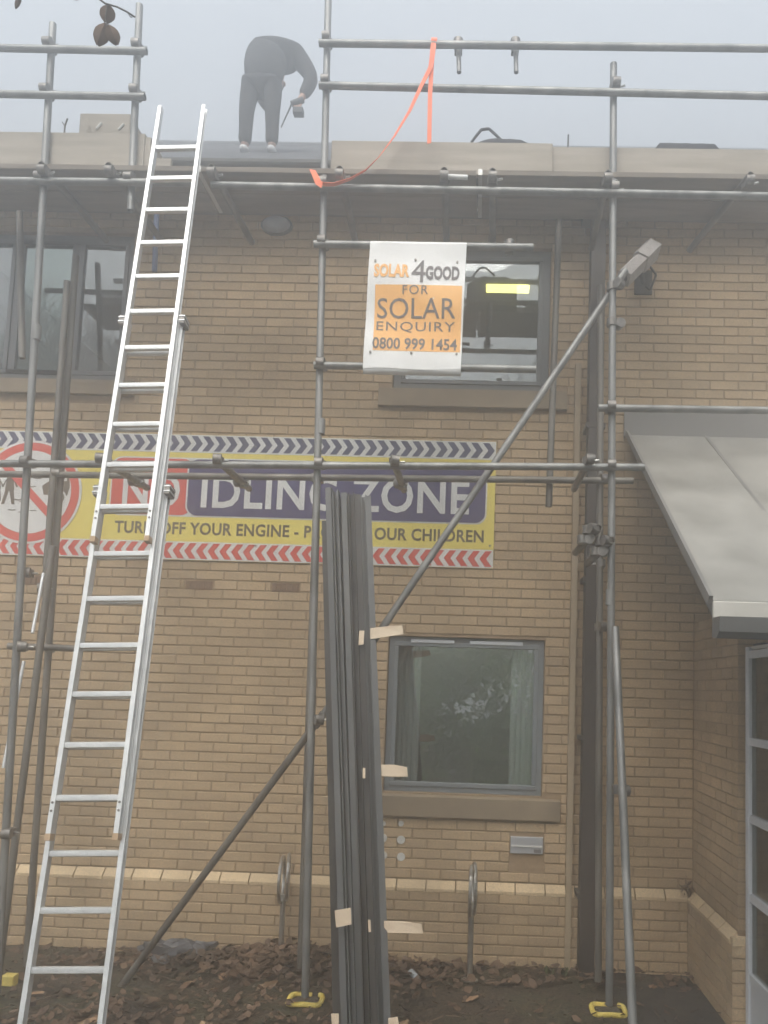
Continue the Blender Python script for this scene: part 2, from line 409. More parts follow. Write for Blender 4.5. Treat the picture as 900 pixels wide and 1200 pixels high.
def area(b):
    p = proj(((b[0] + b[1]) / 2, b[4], (b[2] + b[3]) / 2))
    if not (5 < p[0] < 895 and 5 < p[1] < 1195): return -1
    if p[0] > 735 and p[1] > 480 and p[0] > 735 + (p[1] - 500) * .47: return -1
    if b[1] - b[0] < .19: return -1
    q0, q1 = proj((b[0], b[4], b[2])), proj((b[1], b[4], b[3]))
    return abs(q1[0] - q0[0]) * abs(q1[1] - q0[1])
bricks.sort(key=area, reverse=True)
N_SINGLE = 292
def tone(me, v):
    a = me.attributes.new('tone', 'FLOAT', 'FACE')
    a.data.foreach_set('value', v if isinstance(v, list) else [v] * len(me.polygons))
variants = []                      # shared meshes for whole bricks, alike but not identical
for k in range(12):
    b = MB(); e = [random.uniform(-.0015, .0015) for _ in range(4)]
    b.cbox(-.1075 + e[0], .1075 + e[1], -.008 - abs(e[2]), .012, 0 + e[3] * .5, .065, random.uniform(.0025, .005))
    me = b.mesh('brick', False); me.materials.append(M['brick']); tone(me, k / 11.0); variants.append(me)
rest = MB(); rt = []
wall_inv = parent_inv(wall)
for i, b in enumerate(bricks):
    j = random.uniform(-.002, .0015)
    if i < N_SINGLE and abs((b[1] - b[0]) - .215) < .004:
        o = bpy.data.objects.new('brick', random.choice(variants)); COL.objects.link(o)
        o.location = ((b[0] + b[1]) / 2, b[4] + .008 + j, b[2]); o.parent = wall; o.matrix_parent_inverse = wall_inv
    else:
        rest.cbox(b[0] + random.uniform(-.001, .001), b[1], b[4] + j, b[4] + .02, b[2], b[3] + random.uniform(-.001, .001), random.uniform(.0025, .005))
        rt += [random.random()] * 9
o = rest.build('brick', 'brick', wall, smooth=False); tone(o.data, rt); o['kind'] = 'stuff'
# splayed band on top of the plinth, light on its slope painted as a paler tone
def band_brick(mb, x0, x1):
    z0, z1 = ZB - .078, ZB - .004
    mb.add([(x0, WY - PL - .003, z0), (x1, WY - PL - .003, z0), (x1, WY - PL - .003, z0 + .022), (x0, WY - PL - .003, z0 + .022),
            (x1, WY - .002, z1), (x0, WY - .002, z1), (x0, WY + .01, z0), (x1, WY + .01, z0)],
           [(0, 1, 2, 3), (3, 2, 4, 5), (0, 3, 5, 6), (1, 7, 4, 2), (6, 7, 1, 0)])
x = XL; first = None
while x < RX - .1:
    x1 = min(x + .215, RX - PL)
    mbb = MB(); band_brick(mbb, x, x1)
    p = proj((x, WY, ZB))
    if -20 < p[0] < 920:
        q = mbb.build('band_brick', 'brick_band', wall, smooth=False); tone(q.data, random.random())
        q['label'] = 'splayed brick in the band above the plinth with the light on its slope painted in'
    x += .225
# return wall bricks (face towards -x, end towards the camera)
rb = MB(); rtone = []
rows = []; z = .005 - .15; row = 0
ret_single = []
while z < 2.56:
    low = z < ZB - .085
    if not low and z < ZB - .01: row += 1; z += .075; continue
    xf = RX - PL if low else RX; yf = 4.95 if low else 5.0; yend = WY - PL if low else WY
    y = yf; k = 0
    while y < yend - .02:
        ln = (.1025 if (row % 2 and y == yf) else .215); y1 = min(y + ln, yend - .005)
        j = random.uniform(-.0015, .0015)
        rb.box(xf + j, xf + (.24 if y == yf else .02), y + (0 if y > yf else j), y1, z, z + .065); rtone += [random.random()] * 6
        y += ln + .01
    row += 1; z += .075
o = rb.build('brick', 'brick', return_wall, smooth=False); tone(o.data, rtone); o['kind'] = 'stuff'
q = MB().box(RX - PL + .002, RX + .2, 4.948, 4.999, ZB - .078, ZB - .03).build('band_brick', 'brick_band', return_wall, smooth=False); tone(q.data, .4)
y = 5.0
while y < WY - PL - .05:
    b = MB(); z0, z1 = ZB - .078, ZB - .004; y1 = min(y + .215, WY - PL)
    b.add([(RX - PL - .003, y, z0), (RX - PL - .003, y1, z0), (RX - PL - .003, y1, z0 + .022), (RX - PL - .003, y, z0 + .022),
           (RX - .002, y1, z1), (RX - .002, y, z1), (RX + .01, y, z0), (RX + .01, y1, z0)],
          [(0, 1, 2, 3), (3, 2, 4, 5), (0, 3, 5, 6), (1, 7, 4, 2), (6, 7, 1, 0), (5, 4, 7, 6)])
    q = b.build('band_brick', 'brick_band', return_wall, smooth=False); tone(q.data, random.random()); y += .225
for a in air:
    b = MB(); b.box(a[0], a[1], WY + .004, WY + .03, a[2], a[3])
    for i in range(5): b.box(a[0] + .012 + i * .041, a[0] + .036 + i * .041, WY - .004, WY + .01, a[2] + .008, a[3] - .008)
    for i in range(2): b.box(a[0], a[1], WY - .002, WY + .01, a[2] + .0 + i * .059, a[2] + .006 + i * .059)
    b.build('air_brick', 'air_brick', bld, smooth=False)['label'] = 'dark terracotta air brick'
# rear of the building, so that it is a solid block with rooms
b = MB(); b.box(XL, XR, 18.0, 18.2, -.1, ZTOP); b.box(XL - .2, XL, WY, 18.2, -.1, ZTOP); b.box(XR, XR + .2, WY, 18.2, -.1, ZTOP)
b.box(XL, XR, WY + .28, 18, 2.72, 2.9); b.box(XL, XR, WY + .28, 18, ZTOP - .12, ZTOP - .01)
b.build('rear_wall', 'mortar', bld, smooth=False)
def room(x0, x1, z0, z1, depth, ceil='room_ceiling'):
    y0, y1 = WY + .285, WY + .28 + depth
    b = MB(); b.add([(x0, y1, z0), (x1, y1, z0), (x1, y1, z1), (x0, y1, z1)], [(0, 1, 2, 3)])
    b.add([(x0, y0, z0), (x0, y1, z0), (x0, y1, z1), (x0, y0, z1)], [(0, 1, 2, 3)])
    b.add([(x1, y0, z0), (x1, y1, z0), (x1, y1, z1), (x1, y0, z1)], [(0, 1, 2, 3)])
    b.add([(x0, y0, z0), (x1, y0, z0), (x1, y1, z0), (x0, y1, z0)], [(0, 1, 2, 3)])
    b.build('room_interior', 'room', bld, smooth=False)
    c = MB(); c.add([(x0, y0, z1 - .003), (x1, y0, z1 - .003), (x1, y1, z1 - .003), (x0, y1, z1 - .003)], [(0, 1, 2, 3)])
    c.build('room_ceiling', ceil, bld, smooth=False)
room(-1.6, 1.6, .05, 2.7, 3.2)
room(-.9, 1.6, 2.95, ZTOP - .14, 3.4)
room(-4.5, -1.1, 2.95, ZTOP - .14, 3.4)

def window(rect, muls, trans, m, glass, fw, name_label, depth=.07, sash=.035, set_in=.05, panes=None):
    x0, x1, z0, z1 = rect; y0 = WY + set_in; y1 = y0 + depth
    fr = MB()
    fr.box(x0 + .003, x1 - .003, y0, y1, z1 - fw, z1 - .003); fr.box(x0 + .003, x1 - .003, y0, y1, z0 + .003, z0 + fw)
    fr.box(x0 + .003, x0 + fw, y0 + .001, y1 - .001, z0 + fw, z1 - fw); fr.box(x1 - fw, x1 - .003, y0 + .001, y1 - .001, z0 + fw, z1 - fw)
    wdw = fr.build('window', m, bld, smooth=False); wdw['label'] = name_label
    xs = [x0 + fw] + [q for mu in muls for q in (mu - fw * .42, mu + fw * .42)] + [x1 - fw]
    for mu in muls: MB().box(mu - fw * .42, mu + fw * .42, y0 + .002, y1 - .002, z0 + fw, z1 - fw).build('mullion', m, wdw, smooth=False)
    for a, c in zip(xs[0::2], xs[1::2]):
        s = MB(); sy0, sy1 = y0 - .012, y0 + .04; za, zb = z0 + fw - .012, z1 - fw + .012; a2, c2 = a - .012, c + .012
        s.cbox(a2, c2, sy0, sy1, za, za + sash); s.cbox(a2, c2, sy0, sy1, zb - sash, zb)
        s.cbox(a2, a2 + sash, sy0 + .001, sy1, za + sash, zb - sash); s.cbox(c2 - sash, c2, sy0 + .001, sy1, za + sash, zb - sash)
        s.build('sash', m, wdw, smooth=False)
        g = MB(); g.box(a2 + sash - .004, c2 - sash + .004, y0 + .012, y0 + .016, za + sash - .004, zb - sash + .004)
        g.build('pane', glass, wdw, smooth=False)
    return wdw, y0, y1
wl, y0, y1 = window(W_LOW, [], [], 'frame', 'glass_low', .055, 'square grey framed ground floor window')
for a, b_ in ((.30, .92), (1.08, 1.66)):
    pass
vx0, vx1, _, vz1 = W_LOW
ww = vx1 - vx0
for a, c in ((.14, .42), (.52, .86)):
    v = MB().cbox(vx0 + ww * a, vx0 + ww * c, y0 - .022, y0 + .0, vz1 - .052, vz1 - .024); v.build('trickle_vent', 'door_frame', wl, smooth=False)
wr_, _, _ = window(W_UPR, [], [], 'frame_mid', 'glass', .075, 'grey framed first floor window with a lit lamp inside')
m1 = wx(84, 360); m2 = wx(12, 360)
wll, _, _ = window(W_UPL, [m1, m2], [], 'frame_dark', 'glass', .065, 'wide dark framed first floor window at the left')
for r_, l_ in ((sill_low, 'buff stone sill under the ground floor window'), (sill_up, 'buff stone sill under the right first floor window'), (sill_l, 'buff stone sill under the left first floor window')):
    s = MB(); x0, x1, z0, z1 = r_
    pr = [(WY + .2, z0), (WY - .045, z0), (WY - .045, z1 - .02), (WY + .05, z1 + .002), (WY + .2, z1 + .002)]
    n = len(pr); vs = [(x0, y, z_) for y, z_ in pr] + [(x1, y, z_) for y, z_ in pr]
    s.add(vs, [(i, (i + 1) % n, n + (i + 1) % n, n + i) for i in range(n)] + [tuple(range(n)), tuple(range(2 * n - 1, n - 1, -1))])
    s.build('window_sill', 'stone', bld, smooth=False)['label'] = l_
# curtains of the lower window
cx0 = P(472, 830, WY + .17).x; cx1 = P(492, 830, WY + .17).x; cx2 = P(598, 830, WY + .17).x; cx3 = P(622, 830, WY + .17).x
for a, c in ((cx0 - .06, cx1), (cx2, cx3 + .05)):
    cv = MB(); n = 16
    for i in range(n + 1):
        x = a + (c - a) * i / n; y = WY + .17 + .008 * math.sin(i * 1.9)
        cv.v += [(x, y, W_LOW[2] + .02), (x, y, W_LOW[3] - .05)]
        if i: cv.f.append((2 * i - 2, 2 * i, 2 * i + 1, 2 * i - 1))
    tag(cv.build('curtain', 'curtain'), 'pale blue curtain hanging at the %s side of the ground floor window' % ('left' if a == cx0 - .06 else 'right'), 'curtain')
# low cupboard and monitor inside the ground floor room
f_ = MB(); f_.box(-.5, 1.2, 7.3, 7.8, .06, .95)
cup = f_.build('cupboard', 'room_dark', smooth=False); tag(cup, 'dark low cupboard inside the ground floor room behind the window', 'cupboard')
MB().box(-.5, .33, 7.28, 7.299, .1, .9).build('door', 'room_dark', cup, smooth=False); MB().box(.35, 1.2, 7.28, 7.299, .1, .9).build('door', 'room_dark', cup, smooth=False)
mon = empty('monitor', (.2, 7.5, .951), 'dark monitor standing on the cupboard inside the ground floor room', 'monitor')
MB().cbox(0.0, .42, 7.48, 7.51, 1.08, 1.38).build('screen', 'black', mon, smooth=False); MB().box(.18, .24, 7.5, 7.53, .96, 1.1).build('stand', 'black', mon, smooth=False)
# lit lamp in the upper right room
LY = 6.8; a, c = P(570, 336, LY), P(620, 338, LY)
lampo = empty('ceiling_lamp', (0, LY, a.z), 'lit yellow strip lamp inside the right first floor room', 'lamp')
MB().cbox(a.x, c.x, LY - .04, LY + .04, a.z - .035, a.z + .02, .008).build('diffuser', 'lamp', lampo, smooth=False)
MB().box(a.x - .01, c.x + .01, LY - .05, LY + .05, a.z + .021, a.z + .06).build('housing', 'white', lampo, smooth=False)
for xx in (a.x + .08, c.x - .08): MB().tube((xx, LY, a.z + .06), (xx, LY, ZTOP - .145), .006, 6).build('rod', 'white', lampo)

# eaves, gutter and roof
EY = 5.62
_a, _b = P(307, 184, 7.8), P(290, 167.5, 12.0); slope = (_b.z - _a.z) / (_b.y - _a.y); EAVE = _a.z - slope * (7.8 - EY); print('ROOF', slope, EAVE)
EZ = EAVE + .03
b = MB(); b.box(XL, XR, EY + .02, WY + .3, ZTOP - .005, ZTOP + .03); b.build('soffit', 'soffit', bld, smooth=False)
b = MB(); b.box(XL, XR, EY, EY + .02, ZTOP - .03, EZ + .05); b.build('fascia_board', 'soffit', bld, smooth=False)
def roof_z(y): return EAVE + slope * (y - EY)
RY = 12.0
b = MB(); b.add([(XL - 4, EY - .04, roof_z(EY) + .03), (XR + 4, EY - .04, roof_z(EY) + .03), (XR + 4, RY, roof_z(RY) + .03), (XL - 4, RY, roof_z(RY) + .03),
                 (XL - 4, EY - .04, roof_z(EY)), (XR + 4, EY - .04, roof_z(EY)), (XR + 4, RY, roof_z(RY)), (XL - 4, RY, roof_z(RY)),
                 (XL - 4, 18.3, roof_z(EY)), (XR + 4, 18.3, roof_z(EY))],
                [(0, 1, 2, 3), (0, 4, 5, 1), (4, 7, 6, 5), (3, 2, 9, 8), (0, 3, 7, 4), (1, 5, 6, 2), (7, 8, 9, 6)])
roof = b.build('roof', 'slate', bld, smooth=False)
# slates in the strip of roof that shows, one mesh
b = MB()
for r_ in range(26):
    ya = EY - .06 + r_ * .22; za = roof_z(ya) + .034
    x = XL - 4 + (.15 if r_ % 2 else 0)
    while x < XR + 4:
        t_ = random.uniform(.006, .012)
        b.add([(x, ya, za), (x + .295, ya, za), (x + .295, ya + .24, za + .24 * slope), (x, ya + .24, za + .24 * slope),
               (x, ya, za + t_), (x + .295, ya, za + t_), (x + .295, ya + .24, za + .24 * slope + .004), (x, ya + .24, za + .24 * slope + .004)],
              [(4, 5, 6, 7), (0, 1, 5, 4), (0, 4, 7, 3), (1, 2, 6, 5)])
        x += .3
b.build('slate', 'slate', roof, smooth=False)['kind'] = 'stuff'
g = MB(); n = 8; pr = [(-.055 * math.cos(math.pi * i / n), -.055 * math.sin(math.pi * i / n)) for i in range(n + 1)]
for i in range(n):
    (a0, c0), (a1, c1) = pr[i], pr[i + 1]
    g.add([(XL, EY - .062 + a0, EAVE + .03 + c0), (XR, EY - .062 + a0, EAVE + .03 + c0), (XR, EY - .062 + a1, EAVE + .03 + c1), (XL, EY - .062 + a1, EAVE + .03 + c1)], [(0, 1, 2, 3)])
g.build('gutter', 'gutter', bld)

# downpipe and conduit
dp = MB(); zt = P(697, 262, 5.9).z
pa, pb = P(688, 1140, 5.9), P(697, 262, 5.9); xm = (pa.x + pb.x) / 2
dp.box(xm - .055, xm + .055, 5.80, 5.92, -.02, zt)
dpp = dp.build('downpipe', 'black_pipe', bld, smooth=False)
hp = MB(); hp.box(xm - .12, xm + .12, 5.74, 5.96, zt, zt + .2); hp.build('hopper', 'black_pipe', dpp, smooth=False)
sw = MB(); sw.tube((xm, 5.85, zt + .19), (xm, 5.60, 5.75), .045, 12); sw.build('swan_neck', 'black_pipe', dpp)
for zz in (.55, 1.7, 2.9, 4.1):
    MB().box(xm - .075, xm + .075, 5.795, 5.99, zz, zz + .035).build('pipe_clip', 'black_pipe', dpp, smooth=False)
xc = wx(670, 780)
MB().box(xc - .022, xc + .022, WY - .075, WY - .002, -.02, wz(672, 430)).build('conduit', 'conduit', bld, smooth=False)
# six white caps, vent plate, bulkhead light
for i, (px, py) in enumerate(((449, 965), (470, 965), (449, 982), (470, 984), (449, 1002), (470, 1004))):
    c = P(px, py, WY); r_ = .021 if i in (0, 1) else .031
    MB().tube((c.x, WY - .008, c.z), (c.x, WY + .004, c.z), r_, 16).build('pipe_cap', 'disc', bld)
vx0, vx1, vz0, vz1 = VENT
b = MB(); b.box(vx0, vx1, WY + .012, WY + .1, vz0, vz1); b.build('vent_recess', 'brick', bld, smooth=False)
vz0 = vz0 + .085
vp = MB(); vp.cbox(vx0 + .006, vx1 - .006, WY - .012, WY + .012, vz0, vz1 - .004, .006); vpo = vp.build('vent_plate', 'vent', bld, smooth=False)
MB().box(vx0 + .012, vx1 - .012, WY - .02, WY - .011, (vz0 + vz1) / 2 - .012, (vz0 + vz1) / 2).build('strip', 'white', vpo, smooth=False)
MB().box(vx1 - .075, vx1 - .02, WY - .014, WY - .011, vz0 + .012, vz0 + .038).build('badge', 'grey_ink', vpo, smooth=False)

def dome(mb, c, rx, ry, rz, n=20, m=6):       # half ellipsoid bulging towards -y
    vs = []; fs = []
    for j in range(m):
        a = math.pi / 2 * j / m
        for i in range(n):
            t = 2 * math.pi * i / n
            vs.append((c[0] + rx * math.cos(a) * math.cos(t), c[1] - ry * math.sin(a), c[2] + rz * math.cos(a) * math.sin(t)))
    vs.append((c[0], c[1] - ry, c[2]))
    for j in range(m - 1):
        for i in range(n): fs.append((j * n + i, j * n + (i + 1) % n, (j + 1) * n + (i + 1) % n, (j + 1) * n + i))
    for i in range(n): fs.append(((m - 1) * n + i, (m - 1) * n + (i + 1) % n, m * n))
    mb.add(vs, fs); return mb
c = P(325, 266, WY)
bl = MB(); bl.tube((c.x, WY - .03, c.z), (c.x, WY + .004, c.z), .13, 24)
for i, v in enumerate(bl.v): bl.v[i] = (v[0], v[1], c.z + (v[2] - c.z) * .62)
blo = bl.build('bulkhead_light', 'gutter', smooth=True); tag(blo, 'oval grey bulkhead light high on the brick wall under the eaves', 'light')
dome(MB(), (c.x, WY - .03, c.z), .115, .06, .07).build('lens', 'lightbox', blo)

# canopy over the entrance
top_l = P(733, 508, WY); bot_l = P(838, 703, 3.78)
kx = (top_l.x + bot_l.x) / 2; XR2 = 4.2
zt_, zb_ = top_l.z, bot_l.z
yb_ = 3.78
can = MB(); th = .05
seams = [kx, P(826, 513, WY).x, P(826, 513, WY).x + .92, P(826, 513, WY).x + 1.84, XR2]
cano = None
base = MB(); base.add([(kx + .03, WY, zt_ - .03), (XR2, WY, zt_ - .03), (XR2, yb_ + .03, zb_ - .03), (kx + .03, yb_ + .03, zb_ - .03),
                       (kx + .03, WY, zt_ - .12), (XR2, WY, zt_ - .12), (XR2, yb_ + .03, zb_ - .12), (kx + .03, yb_ + .03, zb_ - .12)],
                      [(0, 1, 2, 3), (4, 7, 6, 5), (0, 3, 7, 4), (1, 5, 6, 2), (3, 2, 6, 7), (0, 4, 5, 1)])
cano = base.build('canopy', 'lead_dark', bld, smooth=False)
for a, c in zip(seams[:-1], seams[1:]):
    b = MB(); a2 = a + .006
    b.add([(a2, WY, zt_), (c, WY, zt_), (c, yb_, zb_), (a2, yb_, zb_), (a2, WY, zt_ - .028), (c, WY, zt_ - .028), (c, yb_, zb_ - .028), (a2, yb_, zb_ - .028)],
          [(0, 1, 2, 3), (4, 7, 6, 5), (0, 3, 7, 4), (1, 5, 6, 2), (3, 2, 6, 7), (0, 4, 5, 1)])
    b.build('roof_panel', 'lead', cano, smooth=False)
    if c < XR2:
        s = MB(); s.sweep([(-.012, 0), (-.008, .014), (.008, .014), (.012, 0)], (c, WY - .01, zt_ + .001), (c, yb_ + .01, zb_ + .001), (1, 0, 0)); s.build('seam', 'lead_dark', cano)
zf = P(800, 484, WY).z
MB().box(kx - .03, XR2, WY - .03, WY - .003, zt_ - .03, zf).build('flashing', 'lead_dark', cano, smooth=False)
MB().sweep([(0, 0), (.02, 0), (.02, -.045), (0, -.045)], (kx - .022, WY - .02, zt_ - .02), (kx - .022, yb_, zb_ - .02), (1, 0, 0)).build('verge_board', 'lead_dark', cano, smooth=False)
fz0 = P(860, 725, yb_).z
MB().cbox(kx, XR2, yb_ - .022, yb_ - .001, fz0, zb_ - .008).build('fascia', 'fascia', cano, smooth=False)
gz0 = P(860, 749, yb_ - .05).z
gt = MB(); gt.add([(kx, yb_ - .12, fz0 - .002), (XR2, yb_ - .12, fz0 - .002), (kx, yb_ - .11, gz0 + .03), (XR2, yb_ - .11, gz0 + .03), (kx, yb_ - .07, gz0), (XR2, yb_ - .07, gz0),
                   (kx, yb_ - .0, gz0 + .01), (XR2, yb_ - .0, gz0 + .01), (kx, yb_ - .001, fz0 - .002), (XR2, yb_ - .001, fz0 - .002)],
                  [(0, 1, 3, 2), (2, 3, 5, 4), (4, 5, 7, 6), (6, 7, 9, 8), (0, 2, 4, 6, 8), (1, 9, 7, 5, 3)])
gt.build('gutter', 'gutter', cano)
# canopy soffit and the glazed door screen that runs towards the camera
sx = P(871, 950, 4.98).x
MB().box(RX + .05, XR2, yb_ + .2, WY - .01, P(872, 762, 4.98).z, P(872, 762, 4.98).z + .02).build('soffit', 'fascia', cano, smooth=False)
ds = empty('door_screen', (sx, 4.5, 0), 'pale grey framed glazed entrance screen under the canopy at the right edge', 'door')
zs = [P(873, y, 4.97).z for y in (768, 868, 957, 1048, 1140)]
Y1 = 3.2
def bar(n, x0, x1, y0, y1, z0, z1): return MB().cbox(x0, x1, y0, y1, z0, z1, .006).build(n, 'door_frame', ds, smooth=False)
for yy in (4.94, 4.02, Y1): bar('mullion', sx, sx + .055, yy - .05, yy, .0, zs[0] + .05)
for k, zz in enumerate(zs):
    for ya, yb in ((4.02, 4.89), (Y1, 3.97)):
        MB().box(sx + .006, sx + .05, ya + .001, yb - .001, zz - .024, zz + .024).build('transom', 'door_frame', ds, smooth=False)
for ya, yb in ((4.02, 4.89), (Y1, 3.97)):
    MB().box(sx + .012, sx + .045, ya + .001, yb - .001, .04, zs[4] - .025).build('kick_panel', 'door_frame', ds, smooth=False)
    for k in range(4): MB().box(sx + .024, sx + .030, ya, yb, zs[k + 1] + .02, zs[k] - .02).build('pane', 'glass_door', ds, smooth=False)
MB().cbox(sx - .06, sx + .07, Y1, 4.95, .005, .04, .006).build('threshold', 'door_frame', ds, smooth=False)
MB().box(sx + .055, 4.0, 4.8, 4.95, 0, 2.4).build('inner_wall', 'room_dark', ds, smooth=False)
MB().box(3.2, 3.25, 3.2, 4.79, 0, 2.4).build('inner_wall', 'room', ds, smooth=False)
st = MB(); st.cbox(RX - .02, sx - .062, 4.2, 4.94, -.05, .045, .01); tag(st.build('step', 'concrete', smooth=False), 'small concrete step block at the foot of the door screen', 'step')

# ------------------------------------------------------------------ school banner on the wall
BY = WY - .012
br = rectc(-38, 580, 511, 658, WY)
bx0, bx1, bz0, bz1 = br
ban = MB().box(bx0, bx1, BY, WY - .002, bz0, bz1).build('wall_banner', 'yellow', smooth=False)
tag(ban, 'long yellow NO IDLING ZONE banner with chevron borders fixed to the brick wall', 'banner')
def chev(z0, z1, right, m, y):
    h = z1 - z0; zm = (z0 + z1) / 2; mb = MB(); w_ = h * .42; a = h * .36; x = bx0 + .012; ln = bx1 - bx0 - .024 - w_ - a; step = ln / round(ln / (h * .76))
    while x < bx1 - w_ - a - .008:
        s = 1 if right else -1; xx = x if right else x + a
        pts = [(xx, z1), (xx + w_, z1), (xx + w_ + s * a, zm), (xx + w_, z0), (xx, z0), (xx + s * a, zm)]
        mb.add([(p[0], y, p[1]) for p in pts], [(0, 1, 2, 5), (5, 2, 3, 4)]); x += step
    mb.build('chevron_strip', m, ban, smooth=False)
sh = (bz1 - bz0) * .145
MB().box(bx0 + .002, bx1 - .002, BY - .0015, BY, bz1 - sh, bz1 - .002).build('border_strip', 'white', ban, smooth=False)
MB().box(bx0 + .002, bx1 - .002, BY - .0015, BY, bz0 + .002, bz0 + sh).build('border_strip', 'white', ban, smooth=False)
chev(bz1 - sh + .012, bz1 - .012, True, 'navy', BY - .003); chev(bz0 + .012, bz0 + sh - .012, False, 'red', BY - .003)
def rrect(r, rad, y, m, name, th=.0015):
    x0, x1, z0, z1 = r; pts = []
    for cx_, cz_, a0 in ((x1 - rad, z1 - rad, 0), (x0 + rad, z1 - rad, 90), (x0 + rad, z0 + rad, 180), (x1 - rad, z0 + rad, 270)):
        for i in range(7):
            t = R(a0 + i * 15); pts.append((cx_ + rad * math.cos(t), y, cz_ + rad * math.sin(t)))
    return MB().poly(pts, th).build(name, m, ban, smooth=False)
zA = P(395, 609, WY).z; zT = P(395, 543, WY).z
x_no0, x_no1 = wx(132, 570), wx(226, 570); x_p0, x_p1 = wx(221, 578), wx(569, 582)
rrect((x_no0 - .012, x_p1 + .012, zA - .012, zT + .012), .085, BY - .0016, 'white', 'panel_edge')
rrect((x_no0, x_no1, zA, zT), .08, BY - .0034, 'red', 'red_panel')
rrect((x_p0 - .014, x_p1, zA - .0, zT), .08, BY - .0046, 'white', 'panel_edge')
rrect((x_p0, x_p1, zA, zT), .08, BY - .0062, 'purple', 'violet_panel')
lz0 = P(395, 600, WY).z; lz1 = P(395, 560, WY).z
text('NO', (wx(145, 575), wx(212, 575), lz0, lz1), BY - .0055, 'white', ban, .022)
text('IDLING ZONE', (wx(237, 578), wx(550, 584), lz0, lz1), BY - .008, 'white', ban, .022, spacing=1.06)
tz0, tz1 = P(350, 630.5, WY).z, P(350, 616, WY).z
text('TURN OFF YOUR ENGINE - PROTECT OUR CHILDREN', (wx(135, 620), wx(567, 626), tz0, tz1), BY - .002, 'brown_ink', ban, .025, spacing=1.05)
# prohibition roundel with people and a car with exhaust smoke
cc = P(36, 577, WY); rr_ = P(97, 577, WY).x - cc.x
def disc(r, y, m, name, c=(cc.x, cc.z), n=56):
    return MB().poly([(c[0] + r * math.cos(2 * math.pi * i / n), y, c[1] + r * math.sin(2 * math.pi * i / n)) for i in range(n)], .0015).build(name, m, ban, smooth=False)
disc(rr_ * 1.0, BY - .0050, 'white', 'roundel'); disc(rr_ * .955, BY - .0068, 'red', 'red_ring'); disc(rr_ * .80, BY - .0086, 'white', 'roundel_face')
u = rr_
def pic(pts, m, name, y=BY - .0100):
    MB().add([(cc.x + a * u, y, cc.z + b * u) for a, b in pts], [tuple(range(len(pts)))]).build(name, m, ban, smooth=False)
def cpts(cx_, cz_, r, n=16): return [(cx_ + r * math.cos(2 * math.pi * i / n), cz_ + r * math.sin(2 * math.pi * i / n)) for i in range(n)]
mbp = MB()
def pp(pts, y=BY - .0100): mbp.add([(cc.x + a * u, y, cc.z + b * u) for a, b in pts], [tuple(range(len(pts)))])
for ox, s in ((-.38, 1.0), (-.62, .8)):
    pp([(ox + a * s, b * s + .05) for a, b in cpts(0, .31, .055)])
    pp([(ox + a * s, b * s + .05) for a, b in ((-.06, .23), (.06, .23), (.09, -.02), (.02, -.06), (-.09, -.02))])
    pp([(ox + a * s, b * s + .05) for a, b in ((-.08, -.02), (-.01, -.04), (-.08, -.3), (-.14, -.3))])
    pp([(ox + a * s, b * s + .05) for a, b in ((.0, -.04), (.08, -.02), (.12, -.3), (.06, -.3))])
    pp([(ox + a * s, b * s + .05) for a, b in ((.05, .2), (.08, .18), (.16, .04), (.12, .03))])
    pp([(ox + a * s, b * s + .05) for a, b in ((-.05, .2), (-.08, .18), (-.15, .04), (-.12, .03))])
pp([(.28, -.05), (.24, .12), (.34, .2), (.44, .2), (.5, .38), (.74, .4), (.77, .1), (.73, -.06)])
for x_, z_, r_ in ((-.2, -.16, .035), (.02, -.08, .03), (-.1, -.2, .03), (-.3, -.36, .03), (-.1, -.4, .03), (.1, -.36, .025), (.05, .1, .03), (.14, .26, .03)):
    pp([(x_ - r_ * 3, z_), (x_ - r_ * 1.5, z_ + r_ * .55), (x_, z_ + r_ * .1), (x_ + r_ * 1.5, z_ + r_ * .6), (x_ + r_ * 3, z_), (x_, z_ - r_ * .5)])
mbp.build('pictogram', 'brown_ink', ban, smooth=False)
mw = MB()
for r_, y_ in ((.16, BY - .0108),): mw.add([(cc.x + a * u, y_, cc.z + b * u) for a, b in cpts(.56, -.1, r_, 22)], [tuple(range(22))])
mw.build('pictogram', 'white', ban, smooth=False)
mk = MB(); mk.add([(cc.x + a * u, BY - .0115, cc.z + b * u) for a, b in cpts(.56, -.1, .125, 22)], [tuple(range(22))]); mk.build('pictogram', 'brown_ink', ban, smooth=False)
mk = MB(); mk.add([(cc.x + a * u, BY - .0122, cc.z + b * u) for a, b in cpts(.56, -.1, .055, 16)], [tuple(range(16))]); mk.build('pictogram', 'white', ban, smooth=False)
mk = MB(); mk.add([(cc.x + a * u, BY - .0108, cc.z + b * u) for a, b in ((.58, .22), (.58, .34), (.70, .35), (.71, .22))], [(0, 1, 2, 3)]); mk.build('pictogram', 'white', ban, smooth=False)
k_ = math.sqrt(.5)
mk = MB(); mk.add([(cc.x + a * u, BY - .0130, cc.z + b * u) for a, b in ((-.80 * k_ - .05, .80 * k_ - .05), (-.80 * k_ + .05, .80 * k_ + .05), (.80 * k_ + .05, -.80 * k_ + .05), (.80 * k_ - .05, -.80 * k_ - .05))], [(0, 1, 2, 3)])
mk.build('red_bar', 'red', ban, smooth=False)
for px, py in ((575, 545), (574, 640), (300, 524), (300, 640), (110, 519), (110, 636)):
    q = P(px, py, WY); MB().tube((q.x, BY - .004, q.z), (q.x, BY, q.z), .008, 10).build('fixing', 'coupler', ban)

